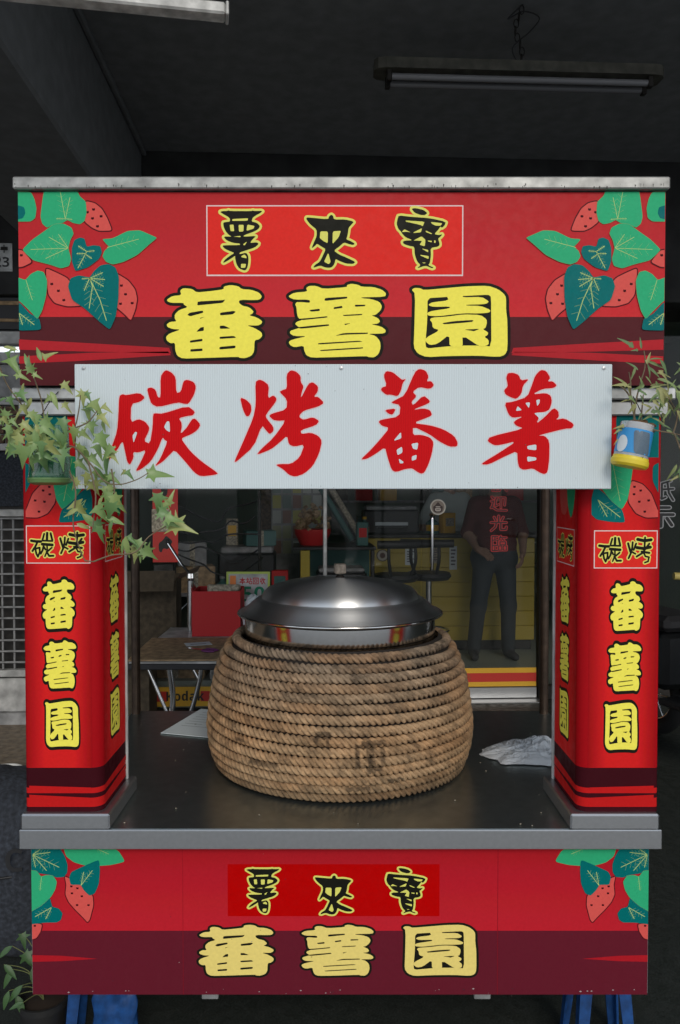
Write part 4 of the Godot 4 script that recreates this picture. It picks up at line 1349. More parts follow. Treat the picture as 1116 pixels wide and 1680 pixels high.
	part(d2, "top", span(Vector3(-0.06, 1.03, -0.28), Vector3(0.60, 1.055, 0.25), 0.004), M.black_plastic)
	part(d2, "leg", span(Vector3(0.0, 0.006, 0.17), Vector3(0.075, 1.028, 0.23), 0.004), M.yellow_laminate)
	part(d2, "leg", span(Vector3(0.56, 0.006, 0.17), Vector3(0.59, 1.028, 0.23), 0.004), M.black_plastic)
	part(d2, "back_panel", span(Vector3(0.0, 0.20, -0.26), Vector3(0.59, 1.028, -0.24), 0.004), M.teal_box)
	part(d2, "shelf", span(Vector3(0.078, 0.62, -0.238), Vector3(0.558, 0.64, 0.22), 0.003), M.black_plastic)
	machine(Vector3(0.33, 0.641, zd(6.45)), Vector3(0.40, 0.24, 0.30), "black printer with paper trays on the shelf under the dark desk")
	# dried flowers in a red pot and two leaning rolls on the desk
	var df := thing("flower_pot", "reddish pot of dried brown flowers on the dark desk", "flower pot", ARC * Transform3D(Basis(), Vector3(0.10, 1.056, zd(6.5))))
	part(df, "pot", lathe_mesh([Vector2(0, 0.0), Vector2(0.10, 0.0), Vector2(0.145, 0.09), Vector2(0.15, 0.13), Vector2(0.135, 0.13), Vector2(0.0, 0.12)], Vector3.ZERO, 24), M.red_card)
	var fl := surface()
	var r := RandomNumberGenerator.new()
	r.seed = 5
	for i in 70:
		var u := r.randf() * TAU
		var v := acos(r.randf_range(0.0, 1.0))
		var p := Vector3(sin(v) * cos(u) * 0.15, 0.14 + cos(v) * 0.20, sin(v) * sin(u) * 0.15) * r.randf_range(0.8, 1.0)
		box(fl, p, Vector3(0.035, 0.02, 0.035), 0.006, Basis(Vector3(r.randf(), r.randf(), r.randf()).normalized(), r.randf() * 3.0))
	part(df, "dried_flowers", fl.commit(), M.cardboard)
	for k in 2:
		var ro := thing("poster_roll", ["pale yellow poster roll leaning over the dark desk", "teal poster roll leaning beside the pale roll over the desk"][k], "poster roll", ARC * Transform3D(Basis(), Vector3(0.36 - 0.085 * k, 1.056, zd(6.62))))
		part(ro, "roll", tube_mesh([Vector3(0.16, 0.03, 0), Vector3(-0.10, 0.46, -0.06)], 0.026, 0.026, 14), M.cream_paper if k == 0 else M.teal_box)
		part(ro, "end_cap", tube_mesh([Vector3(0.1615, 0.0275, 0.0004), Vector3(0.166, 0.020, 0.0014)], 0.028, 0.028, 14), M.black_plastic)
	# bar stools in front of the counter
	for k in 2:
		var s := thing("bar_stool", ["black bar stool with padded back rail, left one by the yellow counter", "black bar stool with padded back rail, right one with a round seat"][k], "stool", ARC * Transform3D(Basis(Vector3.UP, 0.25 - 0.5 * k), Vector3(0.80 + 0.30 * k, 0.005, zd(6.62 + 0.12 * k))), "bar stools before the shop counter")
		part(s, "back_pad", tube_mesh(bezier([Vector3(-0.22, 1.055, 0.16), Vector3(0.0, 1.055, 0.20), Vector3(0.22, 1.055, 0.16)], 6), 0.034, 0.034, 12), M.black_plastic)
		for x in [-0.13, 0.10]:
			part(s, "back_post", tube_mesh(bezier([Vector3(x, 1.05, 0.18), Vector3(x, 0.90, 0.19), Vector3(x * 0.6, 0.74, 0.12)], 4), 0.014, 0.014, 8), M.black_metal)
		part(s, "seat", lathe_mesh([Vector2(0, 0.73), Vector2(0.17, 0.735), Vector2(0.195, 0.765), Vector2(0.18, 0.795), Vector2(0.0, 0.80)], Vector3.ZERO, 28), M.black_plastic)
		part(s, "column", tube_mesh([Vector3(0, 0.73, 0), Vector3(0, 0.03, 0)], 0.026, 0.03, 12), M.chrome)
		part(s, "foot_ring", tube_mesh(ring_points(0.17, 0.30, 20), 0.010, 0.010, 6), M.chrome)
		part(s, "base", lathe_mesh([Vector2(0.0, 0.035), Vector2(0.05, 0.03), Vector2(0.20, 0.008), Vector2(0.20, 0.0), Vector2(0, 0)], Vector3.ZERO, 28), M.chrome)
	# rack of photo strips
	var rk := thing("photo_rack", "tall rack of small photo cards behind the left shop window", "rack", ARC * Transform3D(Basis(Vector3.UP, 0.1), Vector3(-0.03, 0.006, zd(7.1))))
	part(rk, "board", span(Vector3(-0.23, 0.3, -0.02), Vector3(0.23, 1.9, 0.0), 0.004), M.grey_paint)
	for x in [-0.2, 0.2]:
		part(rk, "leg", span(Vector3(x - 0.015, 0.0, -0.018), Vector3(x + 0.015, 0.2995, -0.002), 0.002), M.black_metal)
	var tones := [Color(0.30, 0.32, 0.20), Color(0.40, 0.38, 0.10), Color(0.24, 0.13, 0.10), Color(0.42, 0.44, 0.40), Color(0.16, 0.22, 0.20)]
	for i in 5:
		for j in 7:
			var col: Color = tones[(i * 3 + j * 2 + (i * j) % 3) % 5]
			var key := "photo_card_%d" % ((i * 3 + j * 2 + (i * j) % 3) % 5)
			if not M.has(key):
				mat(key, col, 0.5)
			part(rk, "photo_card", box_mesh(Vector3(-0.18 + 0.09 * i, 1.80 - 0.135 * j, 0.003), Vector3(0.075, 0.115, 0.004), 0.001), M[key])
	# shapes behind the left window
	machine(Vector3(-0.42, 0.72, zd(6.4)), Vector3(0.44, 0.34, 0.40), "dark cutting machine among boxes behind the left window")
	var table := thing("work_table", "low dark work table behind the left shop window", "table", ARC * Transform3D(Basis(), Vector3(-0.62, 0.005, zd(6.4))))
	part(table, "top", span(Vector3(-0.55, 0.685, -0.32), Vector3(0.52, 0.713, 0.32), 0.003), M.grey_paint)
	for x in [-0.5, 0.47]:
		for z in [-0.27, 0.27]:
			part(table, "leg", span(Vector3(x - 0.02, 0.0, z - 0.02), Vector3(x + 0.02, 0.684, z + 0.02), 0.002), M.black_metal)
	for a in [[-0.83, 0.714, 6.25, 0.30, 0.20, 0.25, "cardboard", "brown carton on the work table behind the red banner"], [-0.86, 0.915, 6.3, 0.22, 0.18, 0.22, "grey_paint", "grey case on top of the brown carton behind the red banner"], [-0.33, 1.061, 6.4, 0.24, 0.12, 0.2, "teal_box", "teal box on top of the dark cutting machine"]]:
		var b := thing("carton", a[7], "box", ARC * Transform3D(Basis(Vector3.UP, 0.2), Vector3(a[0], a[1], zd(a[2]))))
		part(b, "carton", box_mesh(Vector3(0, a[4] * 0.5, 0), Vector3(a[3], a[4], a[5]), 0.004), M[a[6]])
		part(b, "tape", box_mesh(Vector3(0, a[4] * 0.5, 0), Vector3(0.04, a[4] + 0.002, a[5] + 0.002), 0.001), M.cream_paper)
	for k in 2:
		var u := thing("white_carton", ["white carton in the shop window above the yellow band, lower of two", "white carton in the shop window, topmost of two"][k], "box", ARC * Transform3D(Basis(Vector3.UP, 0.08 * k), Vector3(-0.47 + 0.01 * k, 0.2325 + 0.071 * k, zd(5.44))))
		part(u, "carton", box_mesh(Vector3(0, 0.035, 0), Vector3(0.28, 0.070, 0.20), 0.003), M.white_paint)
		part(u, "print", box_mesh(Vector3(0.02, 0.04, 0.1005), Vector3(0.20, 0.014, 0.001), 0.0002), M.dark_cloth)
	var tc := thing("tan_carton", "tan carton in the shop window behind the table legs", "box", ARC * Transform3D(Basis(Vector3.UP, -0.1), Vector3(-0.84, 0.2325, zd(5.47))))
	part(tc, "carton", box_mesh(Vector3(0, 0.09, 0), Vector3(0.40, 0.18, 0.20), 0.004), M.cardboard)
	part(tc, "tape", box_mesh(Vector3(0, 0.09, 0), Vector3(0.05, 0.182, 0.202), 0.001), M.cream_paper)
	# tall things at the back
	var cab := thing("back_cabinet", "tall reddish brown cabinet at the back of the photo shop", "cabinet", ARC * Transform3D(Basis(), Vector3(-0.33, 0.005, zd(8.6))))
	part(cab, "carcass", span(Vector3(-0.10, 0.0, -0.25), Vector3(0.20, 2.1, 0.25), 0.006), M.brown_board)
	part(cab, "door", span(Vector3(-0.09, 0.05, 0.2515), Vector3(0.19, 2.05, 0.268), 0.004), M.brown_board)
	part(cab, "handle", tube_mesh([Vector3(0.15, 1.0, 0.276), Vector3(0.15, 1.2, 0.276)], 0.006, 0.006, 6), M.chrome)
	var sh := thing("wall_shelves", "shelves of boxes on the back wall of the photo shop", "shelves", ARC * Transform3D(Basis(), Vector3(1.3, 0.005, zd(10.4))))
	for k in 5:
		part(sh, "shelf", span(Vector3(-1.3, 0.5 + 0.42 * k, -0.18), Vector3(1.9, 0.525 + 0.42 * k, 0.18), 0.003), M.grey_paint)
	for x in [-1.31, 0.3, 1.9]:
		part(sh, "upright", span(Vector3(x, 0.0, -0.18), Vector3(x + 0.025, 2.5, 0.18), 0.003), M.dark_frame)
	var cols := ["cardboard", "teal_box", "grey_paint", "yellow_film", "red_card", "dark_cardboard"]
	for k in 4:
		for i in 9:
			var h := 0.16 + 0.16 * fmod(i * 0.37 + k * 0.61, 1.0)
			var px := -1.15 + 0.33 * i + 0.04 * fmod(i * 0.7 + k, 1.0)
			if absf(px - 0.3) < 0.13:
				continue
			part(sh, "stored_box", box_mesh(Vector3(px, 0.5255 + 0.42 * k + h * 0.5, 0.02), Vector3(0.22, h, 0.24), 0.004), M[cols[(i * 5 + k * 3) % 6]])
	# small clutter behind the left window and on the counter
	var odd := RandomNumberGenerator.new()
	odd.seed = 77
	var hues := ["teal_box", "cream_paper", "red_card", "grey_paint", "cardboard", "yellow_film", "dark_cloth", "paper"]
	var spots := [[-1.06, 0.714, 6.2, "on the work table at its left end"], [-0.60, 0.714, 6.12, "on the work table before the cutting machine"], [-0.16, 0.714, 6.2, "on the work table at its right end"], [-1.12, 0.714, 6.55, "on the work table at its back left corner"], [1.25, 1.096, 7.45, "on the yellow counter right of the photo printer"], [1.40, 1.096, 7.5, "on the yellow counter near the light-shirted person"], [2.12, 1.096, 7.6, "at the far right end of the yellow counter"], [0.60, 1.096, 7.42, "at the left end of the yellow counter"], [0.50, 1.056, 6.42, "on the dark desk beside the poster rolls"], [-0.55, 1.061, 6.42, "on top of the cutting machine at its left"]]
	for k in spots.size():
		var a = spots[k]
		var h := odd.randf_range(0.10, 0.22)
		var w := odd.randf_range(0.07, 0.16)
		if k % 3 == 1:
			var bo := thing("bottle", "small dark bottle %s" % a[3], "bottle", ARC * Transform3D(Basis(), Vector3(a[0], a[1], zd(a[2]))))
			part(bo, "glass_body", lathe_mesh([Vector2(0, 0), Vector2(w * 0.38, 0), Vector2(w * 0.40, h * 0.08), Vector2(w * 0.40, h * 0.6), Vector2(w * 0.16, h * 0.8), Vector2(w * 0.15, h), Vector2(0, h)], Vector3.ZERO, 18), M.teal_box)
			part(bo, "cap", lathe_mesh([Vector2(w * 0.18, h + 0.001), Vector2(w * 0.18, h + 0.025), Vector2(0, h + 0.026)], Vector3.ZERO, 14), M[hues[(k * 3) % 8]])
			part(bo, "label", lathe_mesh([Vector2(w * 0.405, h * 0.15), Vector2(w * 0.405, h * 0.5)], Vector3.ZERO, 18), M[hues[(k * 5 + 1) % 8]])
		else:
			var bx := thing("small_box", "small box of goods %s" % a[3], "box", ARC * Transform3D(Basis(Vector3.UP, odd.randf_range(-0.5, 0.5)), Vector3(a[0], a[1], zd(a[2]))))
			part(bx, "carton", box_mesh(Vector3(0, h * 0.5, 0), Vector3(w, h, w * 0.7), 0.004), M[hues[k % 8]])
			part(bx, "label", box_mesh(Vector3(0, h * 0.55, w * 0.35 + 0.001), Vector3(w * 0.7, h * 0.4, 0.001), 0.0003), M[hues[(k * 3 + 2) % 8]])
	var cords := thing("cable_tangle", "dark tangled cords hanging behind the left shop window", "cords", ARC * Transform3D(Basis(), Vector3(-0.62, 1.0, zd(5.75))))
	for k in 5:
		var pts := []
		for i in 7:
			pts.append(Vector3(-0.28 + 0.10 * i + odd.randf_range(-0.03, 0.03), 0.42 - 0.10 * k - 0.05 * sin(i * 0.9 + k) + odd.randf_range(-0.04, 0.04) - 0.12 * sin(PI * i / 6.0), odd.randf_range(-0.05, 0.05)))
		part(cords, "cord", tube_mesh(bezier(pts, 5), 0.007, 0.007, 6), M.black_plastic)
	for x in [-0.285, 0.325]:
		part(cords, "cord_post", tube_mesh([Vector3(x, -0.765, 0), Vector3(x, 0.5, 0)], 0.012, 0.012, 8), M.dark_frame)
	person_in_red()
	person_in_light()


func ring_points(r: float, y: float, n: int) -> Array:
	var out := []
	for i in n + 1:
		out.append(Vector3(r * cos(TAU * i / n), y, r * sin(TAU * i / n)))
	return out


func machine(at: Vector3, size: Vector3, label: String) -> void:
	var m := thing("printer", label, "printer", ARC * Transform3D(Basis(), at))
	part(m, "housing", box_mesh(Vector3(0, size.y * 0.42, 0), Vector3(size.x, size.y * 0.84, size.z), 0.012), M.black_plastic)
	part(m, "top_lid", box_mesh(Vector3(0, size.y * 0.92, 0), Vector3(size.x * 0.92, size.y * 0.14, size.z * 0.9), 0.01), M.grey_paint)
	part(m, "paper_slot", box_mesh(Vector3(0, size.y * 0.35, size.z * 0.5 + 0.004), Vector3(size.x * 0.6, size.y * 0.12, 0.006), 0.002), M.paper)
	part(m, "tray", box_mesh(Vector3(0, size.y * 0.22, size.z * 0.5 + 0.05), Vector3(size.x * 0.55, 0.012, 0.098), 0.003), M.black_metal)


# ------------------------------------------------------------------ people: one skin from a distance field
func capsule(p: Vector3, a: Vector3, b: Vector3, ra: float, rb: float) -> float:
	var ab := b - a
	var t := clampf((p - a).dot(ab) / maxf(ab.length_squared(), 1e-9), 0.0, 1.0)
	return p.distance_to(a + ab * t) - lerpf(ra, rb, t)


# bones: [from, to, radius, radius, colour, squash (optional: depth factor)]
func skin(st: SurfaceTool, bones: Array, cell: float, blend: float) -> void:
	var lo := Vector3(1e6, 1e6, 1e6)
	var hi := -lo
	for b in bones:
		var r: float = maxf(b[2], b[3]) + blend
		lo = lo.min(b[0] - Vector3.ONE * r).min(b[1] - Vector3.ONE * r)
		hi = hi.max(b[0] + Vector3.ONE * r).max(b[1] + Vector3.ONE * r)
	lo -= Vector3.ONE * cell * 2.0
	hi += Vector3.ONE * cell * 2.0
	var nx := int((hi.x - lo.x) / cell) + 1
	var ny := int((hi.y - lo.y) / cell) + 1
	var nz := int((hi.z - lo.z) / cell) + 1
	var field := PackedFloat32Array()
	field.resize(nx * ny * nz)
	field.fill(1.0)
	for b in bones:
		var r: float = maxf(b[2], b[3]) + blend * 1.5 + cell
		var p0: Vector3 = (b[0].min(b[1]) - Vector3.ONE * r - lo) / cell
		var p1: Vector3 = (b[0].max(b[1]) + Vector3.ONE * r - lo) / cell
		for k in range(maxi(0, int(p0.z)), mini(nz, int(p1.z) + 2)):
			for j in range(maxi(0, int(p0.y)), mini(ny, int(p1.y) + 2)):
				for i in range(maxi(0, int(p0.x)), mini(nx, int(p1.x) + 2)):
					var at := (k * ny + j) * nx + i
					var d := capsule(lo + Vector3(i, j, k) * cell, b[0], b[1], b[2], b[3])
					var e := field[at]
					var h := clampf(0.5 + 0.5 * (e - d) / blend, 0.0, 1.0)
					field[at] = lerpf(e, d, h) - blend * h * (1.0 - h)
	var vert := {}
	for k in nz - 1:
		for j in ny - 1:
			for i in nx - 1:
				var at := (k * ny + j) * nx + i
				var sum := Vector3.ZERO
				var hits := 0
				var corner := [field[at], field[at + 1], field[at + nx], field[at + nx + 1], field[at + nx * ny], field[at + nx * ny + 1], field[at + nx * ny + nx], field[at + nx * ny + nx + 1]]
				var inside := 0
				for c in corner:
					if c < 0.0:
						inside += 1
				if inside == 0 or inside == 8:
					continue
				for e in [[0, 1], [2, 3], [4, 5], [6, 7], [0, 2], [1, 3], [4, 6], [5, 7], [0, 4], [1, 5], [2, 6], [3, 7]]:
					var a: float = corner[e[0]]
					var c2: float = corner[e[1]]
					if (a < 0.0) != (c2 < 0.0):
						var t := a / (a - c2)
						var pa := Vector3(e[0] & 1, (e[0] >> 1) & 1, e[0] >> 2)
						var pb := Vector3(e[1] & 1, (e[1] >> 1) & 1, e[1] >> 2)
						sum += pa.lerp(pb, t)
						hits += 1
				vert[at] = lo + (Vector3(i, j, k) + sum / hits) * cell
	var normal_at := {}
	var colour_at := {}
	for at in vert:
		var p: Vector3 = vert[at]
		var i: int = at % nx
		var j: int = (at / nx) % ny
		var k: int = at / (nx * ny)
		var g := Vector3(field[at + 1] - field[at] + field[at + nx + 1] - field[at + nx], field[at + nx] - field[at] + field[at + nx + 1] - field[at + 1], field[at + nx * ny] - field[at] + field[at + nx * ny + nx] - field[at + nx])
		normal_at[at] = g.normalized()
		var best := 1e6
		var col := Color.WHITE
		for b in bones:
			var d := capsule(p, b[0], b[1], b[2], b[3])
			if d < best:
				best = d
				col = b[4]
		colour_at[at] = col
	for k in range(1, nz - 1):
		for j in range(1, ny - 1):
			for i in range(1, nx - 1):
				var at := (k * ny + j) * nx + i
				for axis in 3:
					var step: int = [1, nx, nx * ny][axis]
					if (field[at] < 0.0) == (field[at + step] < 0.0):
						continue
					var u: int = [nx, nx * ny, 1][axis]
					var v: int = [nx * ny, 1, nx][axis]
					var q := [at, at - u, at - u - v, at - v]
					var ok := true
					for c in q:
						ok = ok and vert.has(c)
					if not ok:
						continue
					for t in [[0, 1, 2], [0, 2, 3]]:
						var a: Vector3 = vert[q[t[0]]]
						var b2: Vector3 = vert[q[t[1]]]
						var c3: Vector3 = vert[q[t[2]]]
						var out: Vector3 = normal_at[q[t[0]]] + normal_at[q[t[1]]] + normal_at[q[t[2]]]
						var order: Array = t if (b2 - a).cross(c3 - a).dot(out) <= 0.0 else [t[0], t[2], t[1]]
						for o in order:
							st.set_color(colour_at[q[o]])
							st.set_normal(normal_at[q[o]])
							st.add_vertex(vert[q[o]])


func add_hand(st: SurfaceTool, wrist: Vector3, along: Vector3, palm_out: Vector3, skin_colour: Color, thumb_side: float) -> void:
	# palm, four unequal curled fingers and a thumb that leaves the side of the palm
	var d := along.normalized()
	var n := palm_out.normalized()
	var s := d.cross(n).normalized() * thumb_side
	var bones := [[wrist, wrist + d * 0.03, 0.022, 0.024, skin_colour]]
	for k in 4:
		var off := s * (0.030 - 0.020 * k)
		var root := wrist + d * 0.085 + off
		bones.append([wrist + d * 0.02 + off * 0.7, root, 0.014, 0.0115, skin_colour])
		var lengths: Array = [[0.036, 0.024, 0.02], [0.042, 0.027, 0.021], [0.039, 0.025, 0.02], [0.030, 0.019, 0.017]][k]
		var a := root
		var bend := 0.25
		for l in lengths:
			var dir := (d * cos(bend) + n * sin(bend)).normalized()
			bones.append([a, a + dir * l, 0.0092, 0.0082, skin_colour])
			a += dir * l
			bend += 0.42
	var t0 := wrist + d * 0.028 + s * 0.024
	var t1 := t0 + (d * 0.7 + s * 0.75 + n * 0.2).normalized() * 0.040
	var t2 := t1 + (d * 0.95 + s * 0.25 + n * 0.3).normalized() * 0.030
	bones.append([t0, t1, 0.014, 0.0105, skin_colour])
	bones.append([t1, t2, 0.0105, 0.0085, skin_colour])
	skin(st, bones, 0.0045, 0.006)


func add_head(st: SurfaceTool, base: Vector3, face: Vector3, skin_colour: Color) -> void:
	# base: top of the neck; face: the way it looks
	var f := face.normalized()
	var r := Vector3.UP.cross(f).normalized()
	var c := base + Vector3.UP * 0.115
	var bones := [
		[c + Vector3.UP * 0.030 - f * 0.020, c + Vector3.UP * 0.030 + f * 0.020, 0.078, 0.074, skin_colour],
		[c + f * 0.035 - Vector3.UP * 0.020, c + f * 0.045 - Vector3.UP * 0.075, 0.060, 0.036, skin_colour],
		[c - Vector3.UP * 0.05, base - Vector3.UP * 0.04, 0.056, 0.054, skin_colour],
		[c + f * 0.098 + Vector3.UP * 0.015, c + f * 0.113 - Vector3.UP * 0.022, 0.008, 0.013, skin_colour],
		[c + f * 0.090 - Vector3.UP * 0.052 - r * 0.018, c + f * 0.090 - Vector3.UP * 0.052 + r * 0.018, 0.008, 0.008, Color(0.32, 0.10, 0.08)],
		[c + f * 0.078 + Vector3.UP * 0.036 - r * 0.045, c + f * 0.078 + Vector3.UP * 0.036 + r * 0.045, 0.014, 0.014, skin_colour],
	]
	for s in [-1.0, 1.0]:
		bones.append([c + r * s * 0.078 + Vector3.UP * 0.020, c + r * s * 0.080 - Vector3.UP * 0.028, 0.014, 0.010, skin_colour])
		bones.append([c + f * 0.088 + r * s * 0.032 + Vector3.UP * 0.012, c + f * 0.089 + r * s * 0.036 + Vector3.UP * 0.012, 0.008, 0.008, Color(0.02, 0.015, 0.012)])
	skin(st, bones, 0.006, 0.012)


func hair_mesh(base: Vector3, face: Vector3) -> ArrayMesh:
	var f := face.normalized()
	var r := Vector3.UP.cross(f).normalized()
	var c := base + Vector3.UP * 0.115
	var dark := Color(0.014, 0.011, 0.009)
	var bones := [
		[c + Vector3.UP * 0.048 - f * 0.032, c + Vector3.UP * 0.056 + f * 0.024, 0.078, 0.068, dark],
		[c - f * 0.045, c - f * 0.040 - Vector3.UP * 0.045, 0.068, 0.050, dark],
	]
	for s in [-1.0, 1.0]:
		bones.append([c + r * s * 0.050 + Vector3.UP * 0.04, c + r * s * 0.060 - f * 0.02 - Vector3.UP * 0.010, 0.040, 0.026, dark])
	for i in 9:
		var a := lerpf(-0.7, 0.7, i / 8.0)
		var p := c + Vector3.UP * 0.085 + f * (0.07 * cos(a)) + r * (0.085 * sin(a))
		bones.append([p, p + f * 0.016 * cos(a) - Vector3.UP * 0.022 + r * 0.012 * sin(a * 3.0), 0.018, 0.008, dark])
	var st := surface()
	skin(st, bones, 0.007, 0.012)
	return st.commit()


func person_in_red() -> void:
	var o := thing("person", "person in dark red shirt and grey jeans standing before the yellow counter", "person", ARC * Transform3D(Basis(), Vector3(1.735, 0.005, zd(6.98))))
	var red := Color(0.075, 0.010, 0.010)
	var jean := Color(0.032, 0.042, 0.050)
	var flesh := Color(0.26, 0.15, 0.105)
	var shoe := Color(0.04, 0.04, 0.045)
	var st := surface()
	var V := func(x: float, y: float, z: float) -> Vector3: return Vector3(x, y, z)
	var bones := [
		[V.call(-0.11, 0.90, 0.0), V.call(0.09, 0.90, 0.0), 0.115, 0.115, jean],
		[V.call(-0.10, 0.86, 0), V.call(-0.155, 0.47, 0.03), 0.098, 0.070, jean], [V.call(-0.155, 0.47, 0.03), V.call(-0.185, 0.10, -0.01), 0.068, 0.062, jean],
		[V.call(0.09, 0.86, 0), V.call(0.115, 0.47, 0.03), 0.098, 0.070, jean], [V.call(0.115, 0.47, 0.03), V.call(0.125, 0.10, -0.01), 0.068, 0.062, jean],
		[V.call(-0.185, 0.045, -0.03), V.call(-0.21, 0.035, 0.15), 0.044, 0.034, shoe], [V.call(0.125, 0.045, -0.03), V.call(0.15, 0.035, 0.15), 0.044, 0.034, shoe],
		[V.call(-0.085, 1.02, 0), V.call(0.075, 1.02, 0), 0.115, 0.115, red], [V.call(-0.09, 1.16, 0.0), V.call(0.08, 1.16, 0.0), 0.118, 0.118, red],
		[V.call(-0.115, 1.30, -0.01), V.call(0.105, 1.30, -0.01), 0.105, 0.105, red], [V.call(-0.15, 1.385, -0.01), V.call(0.14, 1.385, -0.01), 0.066, 0.066, red],
		[V.call(-0.005, 1.40, -0.01), V.call(-0.005, 1.50, 0.01), 0.060, 0.052, flesh],
		[V.call(-0.185, 1.375, 0), V.call(-0.255, 1.12, -0.02), 0.062, 0.052, red], [V.call(-0.255, 1.12, -0.02), V.call(-0.20, 0.99, 0.16), 0.042, 0.030, flesh],
		[V.call(0.175, 1.375, 0), V.call(0.255, 1.12, -0.02), 0.062, 0.052, red], [V.call(0.255, 1.12, -0.02), V.call(0.215, 0.96, 0.13), 0.042, 0.030, flesh],
	]
	skin(st, bones, 0.016, 0.035)
	add_hand(st, V.call(-0.20, 0.99, 0.16), V.call(0.6, -0.35, 0.55), V.call(0.3, -0.8, -0.3), flesh, 1.0)
	add_hand(st, V.call(0.215, 0.96, 0.13), V.call(-0.2, -0.85, 0.4), V.call(-0.9, 0.0, -0.3), flesh, -1.0)
	add_head(st, V.call(-0.005, 1.46, 0.015), V.call(-0.15, 0, 1), flesh)
	part(o, "body", st.commit(), M.body)
	part(o, "hair", hair_mesh(V.call(-0.005, 1.46, 0.015), V.call(-0.15, 0, 1)), M.black_plastic)


func person_in_light() -> void:
	var o := thing("person", "person in a pale grey-green T-shirt seen from behind the yellow counter", "person", ARC * Transform3D(Basis(Vector3.UP, 0.35), Vector3(1.60, 0.005, zd(8.45))))
	var shirt := Color(0.52, 0.58, 0.56)
	var dark := Color(0.03, 0.03, 0.04)
	var flesh := Color(0.42, 0.24, 0.17)
	var st := surface()
	var V := func(x: float, y: float, z: float) -> Vector3: return Vector3(x, y, z)
	var bones := [
		[V.call(-0.09, 0.90, 0.0), V.call(0.09, 0.90, 0.0), 0.115, 0.115, dark],
		[V.call(-0.09, 0.86, 0), V.call(-0.10, 0.47, 0.03), 0.098, 0.070, dark], [V.call(-0.10, 0.47, 0.03), V.call(-0.11, 0.09, -0.01), 0.068, 0.055, dark],
		[V.call(0.09, 0.86, 0), V.call(0.10, 0.47, 0.03), 0.098, 0.070, dark], [V.call(0.10, 0.47, 0.03), V.call(0.11, 0.09, -0.01), 0.068, 0.055, dark],
		[V.call(-0.11, 0.045, 0.03), V.call(-0.12, 0.035, -0.15), 0.044, 0.034, dark], [V.call(0.11, 0.045, 0.03), V.call(0.12, 0.035, -0.15), 0.044, 0.034, dark],
		[V.call(-0.085, 1.00, 0), V.call(0.085, 1.00, 0), 0.120, 0.120, shirt], [V.call(-0.09, 1.16, 0.0), V.call(0.09, 1.16, 0.0), 0.122, 0.122, shirt],
		[V.call(-0.12, 1.32, 0.01), V.call(0.12, 1.32, 0.01), 0.110, 0.110, shirt], [V.call(-0.155, 1.41, 0.01), V.call(0.155, 1.41, 0.01), 0.068, 0.068, shirt],
		[V.call(0, 1.42, 0.01), V.call(0, 1.52, -0.01), 0.060, 0.052, flesh],
		[V.call(-0.19, 1.40, 0), V.call(-0.29, 1.20, -0.04), 0.068, 0.064, shirt], [V.call(-0.27, 1.22, -0.03), V.call(-0.30, 1.10, -0.06), 0.044, 0.040, flesh], [V.call(-0.30, 1.10, -0.06), V.call(-0.20, 1.06, -0.27), 0.040, 0.029, flesh],
		[V.call(0.19, 1.40, 0), V.call(0.29, 1.20, -0.04), 0.068, 0.064, shirt], [V.call(0.27, 1.22, -0.03), V.call(0.30, 1.10, -0.06), 0.044, 0.040, flesh], [V.call(0.30, 1.10, -0.06), V.call(0.20, 1.06, -0.27), 0.040, 0.029, flesh],
	]
	skin(st, bones, 0.016, 0.035)
	add_hand(st, V.call(-0.20, 1.06, -0.27), V.call(0.3, -0.1, -0.9), V.call(0, -1, 0), flesh, 1.0)
	add_hand(st, V.call(0.20, 1.06, -0.27), V.call(-0.3, -0.1, -0.9), V.call(0, -1, 0), flesh, -1.0)
	add_head(st, V.call(0, 1.48, -0.005), V.call(0.1, 0, -1), flesh)
	part(o, "body", st.commit(), M.body)
	part(o, "hair", hair_mesh(V.call(0, 1.48, -0.005), V.call(0.1, 0, -1)), M.black_plastic)


